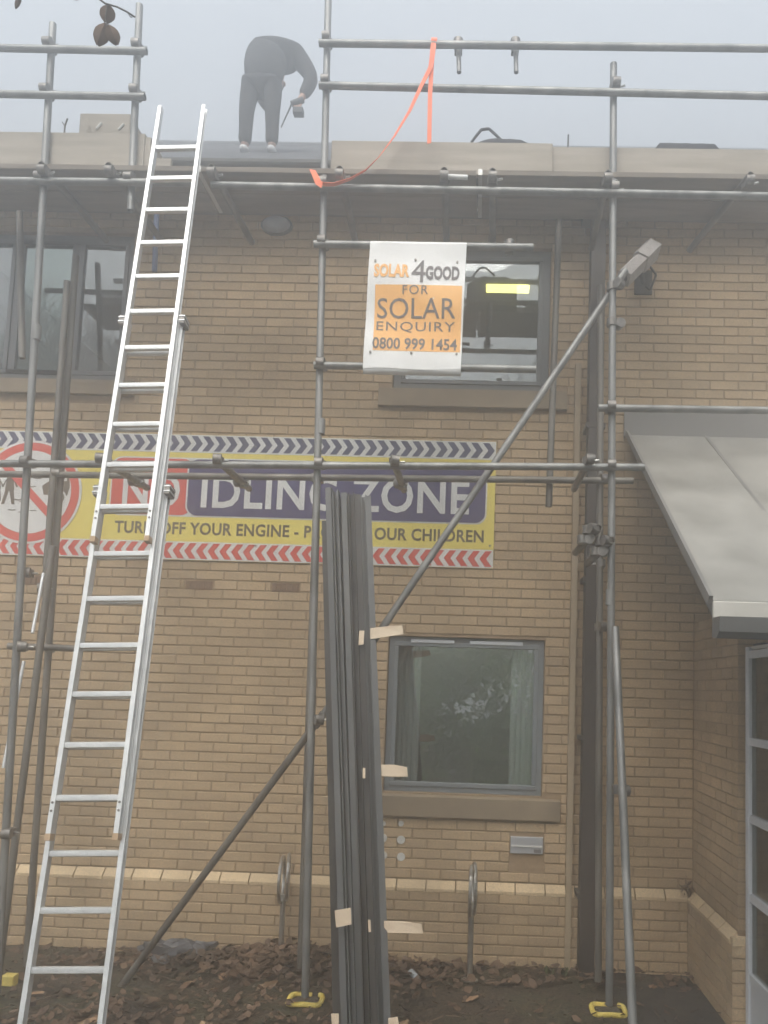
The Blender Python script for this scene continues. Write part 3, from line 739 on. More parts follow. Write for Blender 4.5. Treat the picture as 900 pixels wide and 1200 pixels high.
# ------------------------------------------------------------------ scaffold
scf = empty('scaffold', (0, ZO, 0), 'galvanised steel tube scaffold with timber boards against the brick school wall', 'scaffold')
TR = .0242
def tube(name, a, b, m='galv', lab=None, r=TR):
    o = MB().tube(a, b, r, 16, hollow=True).build(name, m, scf)
    if lab: o['label'] = lab
    return o
def coupler_mesh():
    mb = MB(); mb.tube((0, 0, -.026), (0, 0, .026), .034, 14)
    mb.tube((-.026, -.055, 0), (.026, -.055, 0), .034, 14); mb.box(-.024, .024, -.045, -.012, -.024, .024)
    return mb.mesh('coupler')
cme = coupler_mesh(); cme.materials.append(M['coupler'])
cb = MB(); cb.tube((.034, -.02, .0), (.066, -.035, 0), .007, 8); pass

cbm = cb.mesh('bolt'); cbm.materials.append(M['bright_steel'])
scinv = parent_inv(scf)
def coupler(p, rz=0, tilt=0, flip=False):
    o = bpy.data.objects.new('coupler', cme); COL.objects.link(o); o.parent = scf; o.matrix_parent_inverse = scinv
    o.location = p; o.rotation_euler = (0, tilt, rz + (math.pi if flip else 0))
    q = bpy.data.objects.new('bolt', cbm); COL.objects.link(q); q.parent = o
    return o
# standards
E0, E1 = P(384, 2, ZO), PG(358, 1172, .03)
E1.y = ZO
tube('standard', P(385, -14, ZO), P(357.5, 1168, ZO), lab='outer scaffold pole beside the grey trims')
tube('standard', P(719, 75, ZO), P(714, 1178, ZO), lab='right outer scaffold pole')
tube('standard', P(62, 28, ZO), P(-4, 1165, ZO), lab='left outer scaffold pole')
tube('standard', P(163.5, 6, ZO), P(153, 247, ZO), lab='short pole at the left end of the guard rails')
tube('standard', P(704, 335, ZI), P(701, 1150, ZI), 'galv_dark')
tube('standard', P(372, 545, ZI), P(352, 1134, ZI), 'galv_dark')
tube('standard', P(657, 205, ZI), P(643, 594, ZI), 'galv_dark', 'hanging inner pole that ends below the banner rails')
tube('standard', P(89, 300, ZI), P(31, 1132, ZI), 'galv_dark')
tube('standard', P(79, 330, ZI - .06), P(52, 700, ZI - .06), 'galv_dark')
tube('standard', P(22, 205, ZI), P(26, 420, ZI), 'galv_dark')
tube('standard', P(184, 240, ZI + .2), P(181, 318, ZI + .2), 'blue_tube', 'short blue pipe hanging behind the ladder', .02)
# braces
def brace(a, b, m='galv_dark', lab=None, r=TR): return tube('brace', a, b, m, lab, r)
brace(P(733, 317, ZO + .052), P(369, 852, ZO + .052), 'galv', 'long diagonal tube rising right across the window')
brace(P(379, 836, ZO + .052), P(136, 1164, ZO + .40), 'galv_dark', 'diagonal tube falling left to the leaves')
brace(P(721, 735, ZO - .1), P(742, 1215, ZO - .75), 'galv')
brace(P(62, 640, ZI - .15), P(-2, 1140, ZO + .2))
brace(P(51, 672, ZO + .3), P(38, 742, ZO + .15), 'alu', None, .011)
brace(P(28, 775, ZO + .25), P(4, 900, ZO + .1), 'alu', None, .011)
# guard rails and ledgers  (front of the outer row)
RF = ZO - .052
def rail(name, x0, y0, x1, y1, Y, m='galv', lab=None): return tube(name, P(x0, y0, Y), P(x1, y1, Y), m, lab)
rail('guard_rail', 374, 50.5, 960, 57.5, RF); rail('guard_rail', 374, 100, 960, 114, RF)
rail('guard_rail', -60, 55, 172, 60, RF); rail('guard_rail', -60, 109, 170, 113.5, RF)
rail('ledger', -60, 211, 224, 214.5, RF); rail('ledger', 248, 217, 960, 231, RF)
rail('ledger', -60, 236, 960, 258, ZI - .04, 'galv_dark')
rail('banner_rail', 368, 286, 625, 290, RF); rail('banner_rail', 368, 428, 628, 433, RF)
rail('ledger', -60, 543, 755, 547.5, RF); rail('ledger', -60, 555, 742, 563.5, ZI - .052, 'galv_dark')
rail('ledger', 701, 478, 960, 482, RF)
rail('transom', 10, 757, 92, 760, ZI - .05, 'galv_dark')
# transoms under the boards (front to back)
BZ = P(500, 205, ZO - .03).z       # under side of boards
for px, py, x2, y2 in ((47, 205, 66, 278), (126, 205, 142, 285), (246, 208, 272, 286), (397, 210, 402, 286), (520, 212, 525, 286), (577, 212, 573, 284), (713, 216, 696, 290), (880, 219, 818, 296)):
    a = P(px, py, ZO - .12); a.z = BZ - .028
    c = P(x2, y2, ZO + .75); c.z = BZ - .028
    c.x = a.x + random.uniform(-.03, .03) - (.14 if px == 880 else 0)
    tube('transom', a, c, 'galv_dark')
    coupler((a.x, ZO - .04, BZ - .05), 0)
# stub tubes clamped on the top rail
for px in (537, 604):
    tube('stub_tube', P(px, 50, RF + .05), P(px + 1, 85, RF + .05), 'galv', 'short tube clamped under the top guard rail', .016)
    coupler(P(px, 51, RF + .052), math.pi)
for px, py in ((384, 51), (383, 101), (720, 104), (61, 57), (58, 111), (163, 59), (161, 112), (381, 219), (718, 225), (52, 213), (155, 214), (380, 287), (378, 429), (376, 545), (716, 547), (36, 543), (715, 479)):
    coupler(P(px, py, ZO), random.uniform(-.1, .1))
for px, py, Y in ((651, 225, ZI), (704, 563, ZI), (704, 660, ZI), (374, 562, ZI), (70, 557, ZI), (52, 690, ZI), (52, 759, ZI)):
    coupler(P(px, py, Y), random.uniform(-.3, .3), flip=random.random() < .3)
# couplers tying the two rows: short transoms seen end on
for px in (253, 461, 116):
    a = P(px, 538 + (px - 250) * .008, RF - .05); b_ = Vector((a.x, ZI + .08, a.z + .0))
    tube('transom', a, b_, 'coupler'); coupler((a.x, RF, a.z), .2); coupler((a.x, ZI - .05, a.z), -.4)
a = P(690, 538, RF - .05); tube('transom', a, (a.x, ZI + .08, a.z), 'coupler'); coupler((a.x, RF, a.z), .1)
for px, py in ((697, 622), (712, 636)):
    a = P(px, py, ZO + .02); tube('transom', a + Vector((.01, -.10, .0)), a + Vector((-.07, .42, -.07)), 'galv_dark'); coupler(a + Vector((-.05, -.02, .0)), .5); coupler(a + Vector((-.08, 0, -.06)), 1.2)
a = P(638, 286, RF); coupler(P(597, 287, RF + .05), math.pi); coupler(P(717, 336, ZO), .8); coupler(P(717, 378, ZO), 1.9)
coupler(P(372, 843, ZO), .4); coupler(P(724, 925, ZO - .28), .5); coupler(P(702, 735, ZI), .3); coupler(P(33, 672, ZO + .1), .3); coupler(P(12, 975, ZO), .2)
coupler(P(26, 758, ZO), .5)
# sleeves on the standards
for px, py in ((376, 500), (715, 700), (43, 390)):
    a = P(px, py, ZO); MB().tube(a - Vector((0, 0, .05)), a + Vector((0, 0, .05)), .0285, 14).build('sleeve', 'galv', scf)
# boards: two wide, in lengths, plus toe boards
def board(name, x0, x1, ya, yb, z0, z1, lab=None, m='board'):
    o = MB().cbox(x0, x1, ya, yb, z0, z1, .003).build(name, m, scf, smooth=False)
    if lab: o['label'] = lab
    return o
bxs = [P(-70, 205, ZO).x, P(232, 205, ZO).x, P(560, 205, ZO).x, P(970, 205, ZO).x]
for k, (a, c) in enumerate(zip(bxs[:-1], bxs[1:])):
    for q in range(2):
        jz = random.uniform(0, .006)
        board('scaffold_board', a + .004, c - .004 + random.uniform(-.01, .003), ZO - .03 + q * .232, ZO + .195 + q * .232, BZ + jz, BZ + .038 + jz, None, 'platform')
        MB().box(a + .003, a + .03, ZO - .032 + q * .232, ZO + .197 + q * .232, BZ - .002 + jz, BZ + .04 + jz).build('board_band', 'board_end', scf, smooth=False)
tzb = BZ + .048
tt = P(640, 168, ZO + .03).z
x_e = P(387, 180, ZO).x
board('toe_board', x_e, P(648, 180, ZO).x, ZO + .028, ZO + .062, tzb, tt, 'tan toe board right of the opening')
board('toe_board', P(640, 180, ZO).x, P(970, 180, ZO).x, ZO + .066, ZO + .10, tzb, tt + .004, 'tan toe board at the right end')
tl = P(60, 155, ZO + .03).z
board('toe_board', P(-70, 180, ZO).x, P(166, 180, ZO).x, ZO + .028, ZO + .062, tzb, tl, 'tan toe board at the left end')
board('toe_board', P(36, 153, ZO + .08).x, P(103, 153, ZO + .08).x, ZO + .066, ZO + .10, tzb + .02, tl + .012)
# return toe board beside the ladder opening (runs front to back)
a = P(170, 180, ZO + .05)
MB().box(a.x, a.x + .038, ZO + .04, ZO + .44, tzb, tl - .02).build('toe_board', 'board', scf, smooth=False)
MB().box(a.x + .05, a.x + .16, ZO + .1, ZO + .13, tzb, tl - .13).build('toe_board', 'board', scf, smooth=False)
# yellow rubber feet and steel base plates
def foot(px, py):
    c = PG(px, py, .03); mb = MB()
    mb.box(c.x - .075, c.x + .075, c.y - .075, c.y + .075, .008, .016); mb.build('base_plate', 'coupler', scf, smooth=False)
    fb = MB(); n = 28
    for i in range(n):
        t0, t1 = 2 * math.pi * i / n, 2 * math.pi * (i + 1) / n
        def q(t): 
            s = (abs(math.cos(t)) ** 4 + abs(math.sin(t)) ** 4) ** -.25
            return Vector((c.x + .105 * s * math.cos(t), c.y + .085 * s * math.sin(t), .022 + .004 * math.sin(3 * t)))
        if i in (4, 5): continue
        fb.tube(q(t0), q(t1), .017, 8)
    fb.build('rubber_foot', 'foot', scf)['label'] = 'yellow rubber foot round the base plate'
foot(358, 1170); foot(713, 1182)

# ------------------------------------------------------------------ triple ladder
LB, LT = P(62.5, 1188, 3.56), P(214, 127, 4.81)
lad = empty('ladder', (LB.x, LB.y, 0), 'triple section aluminium ladder leaning on the scaffold left of the standing worker', 'ladder')
axis = (LT - LB).normalized(); side = Vector((1, 0.0, 0)); side = (side - axis * side.dot(axis)).normalized(); nrm = axis.cross(side)
if nrm.y > 0: nrm = -nrm          # towards the camera
LB = LB - nrm * .124; LB = LB - axis * ((LB.z - .02) / axis.z) # down to the ground
def s_at(py, off=0.0):                      # distance along the ladder of a pixel row
    lo, hi = -1, 9
    for _ in range(50):
        mid = (lo + hi) / 2
        if proj(LB + nrm * off + axis * mid)[1] > py: lo = mid
        else: hi = mid
    return lo
RS = .262
s_r0 = s_at(1136)
def section(s0, s1, wid, off, rungshift=0):
    st_prof = [(-.012, -.020), (.012, -.020), (.012, -.015), (-.007, -.012), (-.007, .012), (.012, .015), (.012, .020), (-.012, .020)]
    for sgn in (-1, 1):
        base = LB + nrm * off + side * (sgn * (wid / 2 - .012))
        pr = [(sgn * x, y) for x, y in st_prof]
        MB().sweep(pr, base + axis * s0, base + axis * s1, side).build('stile', 'alu', lad, smooth=False)
        MB().sweep([(-.014, -.022), (.014, -.022), (.014, .022), (-.014, .022)], base + axis * (s0 - .02), base + axis * (s0 + .012), side).build('end_cap', 'wood', lad, smooth=False)
        for dd in (.12, .16): 
            q = base + axis * (s0 + dd) + nrm * .020
            MB().tube(q, q + nrm * .004, .006, 8).build('rivet', 'galv_dark', lad)
    k = math.ceil((s0 + .03 - s_r0) / RS)
    while s_r0 + k * RS < s1 - .17:
        c = LB + nrm * off + axis * (s_r0 + k * RS + rungshift)
        MB().sweep([(-.0, -.015), (.012, -.015), (.017, -.004), (.017, .006), (.011, .015), (-.011, .015), (-.015, .006), (-.013, -.012)], c - side * (wid / 2 - .016), c + side * (wid / 2 - .016), axis).build('rung', 'alu', lad)
        k += 1
sA = s_at(578); sB0, sB1 = s_at(980, .062), s_at(380, .062); sC0, sC1 = s_at(632, .124), s_at(126, .124)
section(.0, sA, .392, .032); section(sB0, sB1, .356, .078, .0); section(sC0, sC1, .320, .124, .0)
for s_, wd, off in ((sA - .02, .404, .05), (sB1 - .02, .366, .098)):
    for sgn in (-1, 1):
        c = LB + axis * s_ + nrm * off + side * (sgn * wd / 2)
        MB().sweep([(-.015, -.038), (.015, -.038), (.015, .038), (-.015, .038)], c - axis * .03, c + axis * .03, side).build('guide_bracket', 'coupler', lad, smooth=False)
        for e in (-.017, .013): MB().sweep([(-.019, -.042), (.019, -.042), (.019, .042), (-.019, .042)], c + axis * e, c + axis * (e + .007), side).build('bracket_plate', 'alu', lad, smooth=False)

# ------------------------------------------------------------------ solar banner hung on the two rails
SY = RF - .034
r_ = (P(430.5, 358, SY).x, P(544.5, 358, SY).x, P(488, 432.5, SY).z, P(488, 286, SY).z)
sb = MB(); nx, nz_ = 16, 24
def sdisp(x, z):
    t = (z - r_[2]) / (r_[3] - r_[2])
    return .015 * math.sin(t * 9 + x * 3) * math.sin(math.pi * t) + .004 * noise.noise(Vector((x * 7, z * 7, 1)))
for lay in (0, .002):
    for j in range(nz_ + 1):
        for i in range(nx + 1):
            x = r_[0] + (r_[1] - r_[0]) * i / nx; z = r_[2] + (r_[3] - r_[2]) * j / nz_
            x += -.012 * (1 - (z - r_[2]) / (r_[3] - r_[2]))
            sb.v.append((x, SY + sdisp(x, z) + lay, z + .004 * math.sin(i * .5)))
n1 = (nx + 1) * (nz_ + 1)
for lay in range(2):
    for j in range(nz_):
        for i in range(nx):
            a = lay * n1 + j * (nx + 1) + i; sb.f.append((a, a + 1, a + nx + 2, a + nx + 1))
sbo = sb.build('scaffold_banner', 'pvc_white'); tag(sbo, 'white and orange solar enquiry banner tied between two scaffold rails', 'banner')
for zz in (r_[3], r_[2] + .006):     # sleeve wrapped round each rail
    mb = MB(); n = 10
    mb.tube((r_[0] - (.012 if zz < r_[3] else 0), RF, zz - .0), (r_[1] - (.012 if zz < r_[3] else 0), RF, zz - .0), .032, 16, cap=False); mb.build('sleeve', 'pvc_white', sbo)
SD = SY - .016
op = (P(438, 371, SD).x, P(540.5, 371, SD).x, P(489, 410.5, SD).z, P(489, 333.5, SD).z)
def onb(rect): return rect
mb = MB(); 
for j in range(9):
    for i in range(9):
        x = op[0] + (op[1] - op[0]) * i / 8; z = op[2] + (op[3] - op[2]) * j / 8; mb.v.append((x, SY - .0015 + sdisp(x, z), z))
for j in range(8):
    for i in range(8): a = j * 9 + i; mb.f.append((a, a + 1, a + 10, a + 9))
mb.build('orange_panel', 'orange_print', sbo)
def stext(body, xl, xr, yt, yb, m, bold, sp=1.0):
    o = text(body, (P(xl, (yt + yb) / 2, SY).x, P(xr, (yt + yb) / 2, SY).x, P((xl + xr) / 2, yb, SY).z, P((xl + xr) / 2, yt, SY).z), SY, m, sbo, bold, spacing=sp)
    for v in o.data.vertices: v.co.y = SY - .004 + sdisp(v.co.x, v.co.z)
stext('SOLAR', 438.5, 480, 310, 326, 'orange_print', .04); stext('GOOD', 499, 538.5, 312, 329, 'grey_ink', .04)
stext('4', 482.5, 499, 305, 332, 'grey_ink', .0)
stext('FOR', 472, 502, 335.5, 346, 'grey_ink', .0, 1.15); stext('SOLAR', 442, 534, 350, 373, 'grey_ink', .0); stext('ENQUIRY', 441, 533, 376.5, 389.5, 'grey_ink', .0, 1.1)
stext('0800 999 1454', 436.5, 535.5, 396, 410, 'grey_ink', .018)
for px, py in ((440, 306), (487, 305), (536, 307), (434, 413), (482, 414), (535, 415)):
    q = P(px, py, SY); MB().tube((q.x, SY - .006 + sdisp(q.x, q.z), q.z), (q.x, SY + sdisp(q.x, q.z), q.z), .008, 12).build('eyelet', 'coupler', sbo)

# ------------------------------------------------------------------ orange strap
def ribbon(mb, pts, wdt, twist=0):
    vs = []; n = len(pts)
    for i, p_ in enumerate(pts):
        d = (pts[min(i + 1, n - 1)] - pts[max(i - 1, 0)]).normalized()
        a = d.cross(Vector((0, 1, 0)))
        a = a.normalized() if a.length > 1e-3 else Vector((1, 0, 0))
        a = Matrix.Rotation(twist * i / n, 3, d) @ a; b = a.cross(d).normalized() * .0015
        for q in (p_ + a * wdt / 2 + b, p_ - a * wdt / 2 + b, p_ - a * wdt / 2 - b, p_ + a * wdt / 2 - b): vs.append(q)
    fs = []
    for i in range(n - 1):
        for k in range(4): fs.append((i * 4 + k, i * 4 + (k + 1) % 4, i * 4 + 4 + (k + 1) % 4, i * 4 + 4 + k))
    mb.add(vs, fs)
sp = MB(); ry = RF - .032
ribbon(sp, [P(508, 50, ry), P(506, 75, ry), P(504, 110, ry), P(503, 168, ry)], .030, .5)
ribbon(sp, [P(508, 52, ry - .006), P(507, 62, ry - .012), P(505, 78, ry - .006), P(494, 100, ry - .01), P(480, 130, ry - .01), P(462, 160, ry - .01), P(444, 184, ry - .01), P(428, 200, ry - .01), P(410, 210, ry - .02), P(392, 216, ry - .02), P(378, 216, ry - .02)], .036, 1.9)
ribbon(sp, [P(378, 217, ry - .02), P(373, 214, ry - .03), P(370, 207, ry - .03), P(366, 199, ry - .025)], .045, .9)
sp.tube(P(509, 50, RF) - Vector((.02, 0, 0)), P(509, 50, RF) + Vector((.02, 0, 0)), .028, 12)
tag(sp.build('strap', 'orange'), 'orange webbing strap tied from the top guard rail down to the pole', 'strap')

# ------------------------------------------------------------------ bundle of trims
tb = empty('trim_bundle', (-.35, 4.4, 0), 'bundle of long dark grey metal trims standing against the scaffold beside the lower window', 'metal trims')
tops = [(386, 573, 'trim'), (394, 576, 'trim'), (404, 579, 'trim'), (412, 579, 'trim2'), (419, 581, 'trim'), (426, 582, 'trim'), (431, 583, 'trim')]
bots = [(406, 1228, 'trim'), (416, 1228, 'trim'), (424, 1230, 'trim'), (431, 1230, 'trim2'), (440, 1230, 'trim2'), (448, 1230, 'trim'), (455, 1230, 'trim')]
U = [(-.019, -.02), (-.019, .03), (-.012, .03), (-.012, -.008), (.012, -.008), (.012, .03), (.019, .03), (.019, -.02)]
UB = [(-.018, -.024), (-.018, .028), (.018, .028), (.018, -.024)]
for k, ((a, b_, m_), (c, d, m2_)) in enumerate(zip(tops, bots)):
    Y0, Y1_ = 4.80 + (k % 3) * .012, 4.36 + (k % 3) * .02
    p0 = P(c, d, Y1_); p0 = p0 + (P(a, b_, Y0) - p0) * ((.005 - p0.z) / (P(a, b_, Y0).z - p0.z)); 
    o = MB().sweep(U if k % 2 else UB, p0, P(a, b_, Y0), (1, .15 * (k - 3) / 3, 0)).build('trim', m2_, tb, smooth=False)
for k, (a, b_, c, Ya, Yb) in enumerate(((382, 612, 396, 4.86, 4.50), (385, 640, 404, 4.86, 4.50), (390, 590, 410, 4.87, 4.5), (408, 590, 434, 4.87, 4.47), (399, 585, 424, 4.87, 4.5))):
    p0 = P(c, 1210, Yb); p1 = P(a, b_, Ya); p0 = p0 + (p1 - p0) * ((.005 - p0.z) / (p1.z - p0.z))
    MB().sweep([(-.022, -.02), (-.022, .03), (.022, .03), (.022, -.02)], p0, p1, (1, 0, 0)).build('trim', 'trim2', tb, smooth=False)
def tape(pts, Y, lab=None):
    q = [P(x, y, Y) for x, y in pts]; mb = MB(); n = len(q)
    mb.v = [tuple(v + Vector((0, .003 * math.sin(i * 2), 0))) for i, v in enumerate(q)] + [tuple(v + Vector((0, .002 + .003 * math.sin(i * 2), 0))) for i, v in enumerate(q)]
    mb.f = [tuple(range(n)), tuple(range(2 * n - 1, n - 1, -1))] + [(i + n, (i + 1) % n + n, (i + 1) % n, i) for i in range(n)]
    mb.build('tape', 'cream', tb, smooth=False)
tape([(434, 736), (452, 734), (471, 733), (473, 743), (455, 746), (434, 749)], 4.64)
tape([(421, 739), (427, 739), (426, 755), (420, 756)], 4.60)
tape([(441, 896), (462, 896), (477, 899), (478, 910), (460, 911), (441, 909)], 4.55)
tape([(450, 1079), (476, 1080), (494, 1083), (496, 1094), (475, 1094), (450, 1093)], 4.42)
tape([(392, 1067), (411, 1064), (412, 1083), (394, 1087)], 4.345)
tape([(425, 900), (428, 900), (428, 912), (425, 912)], 4.50)
tape([(431, 1078), (434, 1078), (435, 1092), (432, 1092)], 4.35)
tape([(455, 1193), (466, 1192), (468, 1204), (455, 1204)], 4.34)
tape([(388, 1188), (397, 1188), (397, 1204), (389, 1204)], 4.34)

# ------------------------------------------------------------------ security camera at the right
c = P(742, 312, WY - .22)
cc_ = empty('security_camera', (c.x, WY - .1, c.z), 'grey wrapped security camera on a wall bracket beside the right scaffold pole', 'camera')
a, b_ = P(731, 326, WY - .30), P(765, 292, WY - .12)
d_ = (b_ - a).normalized()
MB().sweep([(-.055, -.05), (-.06, .03), (-.035, .055), (.035, .055), (.06, .03), (.055, -.05)], a, a + (b_ - a) * .62, (0, -1, .4)).build('housing', 'cctv', cc_, smooth=False)
MB().sweep([(-.07, -.06), (-.075, .04), (-.04, .07), (.04, .07), (.075, .04), (.07, -.06)], a + (b_ - a) * .55, b_, (0, -1, .4)).build('hood', 'cctv', cc_, smooth=False)
MB().tube(a - d_ * .05, a + d_ * .01, .03, 14).build('lens', 'black', cc_)
MB().tube(a + (b_ - a) * .6 + Vector((0, .05, -.03)), Vector((b_.x - .05, WY - .005, b_.z - .22)), .022, 12).build('bracket', 'black', cc_)
MB().box(b_.x - .12, b_.x + .02, WY - .02, WY - .001, b_.z - .32, b_.z - .12).build('wall_plate', 'black', cc_, smooth=False)
MB().path([a + (b_ - a) * .8 + Vector((0, .03, -.04)), P(769, 322, WY - .1), P(762, 340, WY - .05), P(757, 336, WY - .02)], .009, 8).build('cable', 'black', cc_)

# ------------------------------------------------------------------ cycle stands
def ring(mb, c, r, rt, az, n=30):
    ax = Vector((math.cos(az), math.sin(az), 0)); pts = [c + ax * (r * math.cos(2 * math.pi * i / n)) + Vector((0, 0, r * math.sin(2 * math.pi * i / n))) for i in range(n + 1)]
    mb.path(pts, rt, 8)
def stand(px, ptop, pbot, lab, az, rr, gap=.024):
    g_ = PG(px, pbot, 0); t_ = P(px, ptop, g_.y); r_o = rr
    e = empty('cycle_stand', (g_.x, g_.y, 0), lab, 'cycle stand', 'steel cycle stands by the wall')
    MB().tube((g_.x, g_.y, -.03), (g_.x, g_.y, t_.z - 2 * r_o * .9), .02, 14).build('post', 'steel', e)
    for dx in (-gap, gap):
        m_ = MB(); ring(m_, Vector((g_.x + dx + .004, g_.y, t_.z - r_o - .0 - (.02 if dx < 0 else 0))), r_o, .013, az + (.05 if dx > 0 else -.03)); m_.build('ring', 'steel', e)
    MB().tube((g_.x, g_.y, 0.0), (g_.x, g_.y, .012), .06, 16).build('flange', 'steel', e)
stand(328, 1001, 1132, 'steel ring cycle stand in the leaf pile left of the centre pole', R(99), .16)
stand(550, 1012, 1150, 'thin steel ring cycle stand under the lower window', R(90), .17, .012)

# ------------------------------------------------------------------ worker on the roof
PY_ = 7.8
fz = roof_z(PY_) + .045
base = P(301, 181, PY_); PERS = Vector((base.x, PY_, fz))
sc_p = 1.0
per = empty('person', PERS, 'worker in black jacket and trousers bending forward on the roof holding a drill', 'person')
per.scale = (1.1, 1.1, 1.1)
def skin_obj(name, chains, m, parent, sub=2, root=0):
    me = bpy.data.meshes.new(name); vs = []; es = []; rad = []; idx = {}
    for ch in chains:
        prev = None
        for (key, co, r_) in ch:
            if key is not None and key in idx: i = idx[key]
            else:
                i = len(vs); vs.append(co); rad.append(r_)
                if key is not None: idx[key] = i
            if prev is not None: es.append((prev, i))
            prev = i
    me.from_pydata(vs, es, []); me.update(); me.materials.append(M[m])
    o = bpy.data.objects.new(name, me); COL.objects.link(o); o.parent = parent
    sk = o.modifiers.new('skin', 'SKIN'); sk.use_smooth_shade = True
    me.skin_vertices.new() if not me.skin_vertices else None
    for i, r_ in enumerate(rad):
        q = me.skin_vertices[0].data[i]; q.radius = r_ if isinstance(r_, tuple) else (r_, r_); q.use_root = (i == root)
    ss = o.modifiers.new('sub', 'SUBSURF'); ss.levels = sub; ss.render_levels = sub
    return o
Hp = ('hip', (0.0, .03, .84), (.10, .08))
def leg(s, k):
    x = s * .115
    return [Hp, (k + 't', (x, .03, .74), .07), (k + 'k', (x * 1.12 + .005, -.0, .44), .062), (k + 'c', (x * 1.15, .02, .28), .056), (k + 'a', (x * 1.18, .03, .08), .042)]
spine = [Hp, ('w', (.02, .09, 1.03), (.11, .09)), ('c', (.06, .22, 1.24), (.17, .13)), ('n', (.08, .37, 1.26), (.10, .09)), ('hd0', (.03, .47, 1.24), (.06, .06)), ('hd1', (-.02, .55, 1.22), (.085, .09)), ('hd2', (-.03, .63, 1.18), (.07, .075))]
armr = [('c', (.06, .22, 1.24), .1), ('rs', (.29, .24, 1.22), .07), ('re', (.45, .23, .96), .048), ('rw', (.355, .195, .73), .032), ('rp', (.335, .18, .67), (.040, .026))]
arml = [('c', (.06, .22, 1.24), .1), ('ls', (-.14, .27, 1.18), .07), ('le', (-.15, .48, 1.0), .048), ('lw', (-.05, .56, .86), .032), ('lp', (-.03, .60, .82), (.040, .026))]
def fingers(key, p_, d_):
    out = []
    for i, (dx, ln) in enumerate(((-.028, .07), (-.01, .08), (.01, .075), (.028, .06))):
        a = Vector(p_) + Vector((dx, -.005, -.02)); b_ = a + Vector((d_ * .004, -.03, -ln * .5)); c_ = b_ + Vector((d_ * -.012, .03, -ln * .35))
        out.append([(key, p_, .03), (None, tuple(a), .012), (None, tuple(b_), .010), (None, tuple(c_), .009)])
    a = Vector(p_) + Vector((d_ * .035, -.01, .01)); out.append([(key, p_, .03), (None, tuple(a), .013), (None, tuple(a + Vector((d_ * .015, -.02, -.035))), .010)])
    return out
skin_obj('body', [leg(-1, 'l'), leg(1, 'r'), spine, armr, arml] + fingers('rp', (.335, .18, .67), -1) + fingers('lp', (-.03, .60, .82), 1), 'skin', per, 2)
J = ('hem', (0.0, .03, .70), (.20, .165))
skin_obj('jacket', [[J, ('b', (.0, .06, 1.0), (.225, .17)), ('m', (.03, .12, 1.16), (.25, .175)), ('c', (.07, .22, 1.25), (.25, .165)), ('n', (.08, .36, 1.26), (.14, .12))],
                    [('c', (.07, .22, 1.25), .1), ('rs', (.29, .24, 1.22), .115), ('rm', (.41, .24, 1.08), .088), ('re', (.45, .23, .96), .080), ('rw', (.365, .20, .76), .055)],
                    [('c', (.07, .22, 1.25), .1), ('ls', (-.14, .27, 1.18), .11), ('le', (-.15, .48, 1.0), .08), ('lw', (-.06, .55, .88), .055)]], 'cloth', per, 2)
T = ('hip', (0, .02, .82), (.165, .135))
def tleg(s, k):
    x = s * .115
    return [T, (k + 't', (x, .03, .72), (.105, .105)), (k + 'k', (x * 1.12, 0, .45), (.076, .08)), (k + 'c', (x * 1.15, .02, .27), (.064, .07)), (k + 'a', (x * 1.18, .02, .10), (.062, .068))]
skin_obj('trousers', [tleg(-1, 'l'), tleg(1, 'r')], 'trouser', per, 2)
for s in (-1, 1):
    x = s * .136
    skin_obj('shoe', [[('h', (x, -.04, .045), (.048, .045)), ('m', (x, .05, .05), (.05, .045)), ('t', (x + s * .01, .17, .035), (.045, .032))]], 'shoe', per, 2)
skin_obj('hair', [[('a', (-.02, .53, 1.26), (.07, .07)), ('b', (-.025, .60, 1.24), (.095, .085)), ('c', (-.03, .67, 1.19), (.06, .06))]], 'hair', per, 2)
for s in (-1, 1): MB().tube((-.02 + s * .085, .56, 1.20), (-.02 + s * .10, .56, 1.20), .028, 10, r1=.02).build('ear', 'skin', None).parent = per
# drill
dr = empty('drill', PERS + Vector((.33, .17, .66)) * 1.1, 'cordless drill with a long thin bit held in the right hand of the worker', 'drill')
def dpart(n, mb, m): o = mb.build(n, m, None); o.parent = dr; return o
dpart('grip', MB().tube((.0, 0, .04), (.02, 0, -.07), .02, 12), 'black'); dpart('body', MB().tube((.06, .0, .05), (-.06, -.02, -.02), .034, 14), 'black')
dpart('battery', MB().cbox(-.04, .07, -.045, .045, -.13, -.065, .006), 'black'); dpart('bit', MB().tube((-.06, -.02, -.02), (-.155, -.05, -.32), .010, 8, r1=.007), 'black')

# ------------------------------------------------------------------ things on the boards and roof
def loft(mb, rings, close=True):
    n = len(rings[0]); vs = [p for r__ in rings for p in r__]; fs = []
    for k in range(len(rings) - 1):
        for i in range(n): fs.append((k * n + i, k * n + (i + 1) % n, (k + 1) * n + (i + 1) % n, (k + 1) * n + i))
    fs.append(tuple(range(n - 1, -1, -1))); fs.append(tuple(range((len(rings) - 1) * n, len(rings) * n))); mb.add(vs, fs); return mb
def soft_body(x0, x1, yc, zb, hf, dy, nr=14, n=16, jit=.006):
    rings = []
    for k in range(nr):
        t = k / (nr - 1); x = x0 + (x1 - x0) * t; h = hf(t)
        rings.append([Vector((x, yc + dy * math.copysign(abs(math.cos(2 * math.pi * i / n)) ** .7, math.cos(2 * math.pi * i / n)) * min(1, h / .08 + .3), zb + h / 2 + h / 2 * math.copysign(abs(math.sin(2 * math.pi * i / n)) ** .7, math.sin(2 * math.pi * i / n)) + random.uniform(-jit, jit) * (i not in range(9, 15)))) for i in range(n)])
    return loft(MB(), rings)
by = ZO + .26; bzt = BZ + .045
a, c = P(545, 168, by), P(622, 168, by); top = P(585, 157.5, by - .1).z
tarp_h = top - bzt
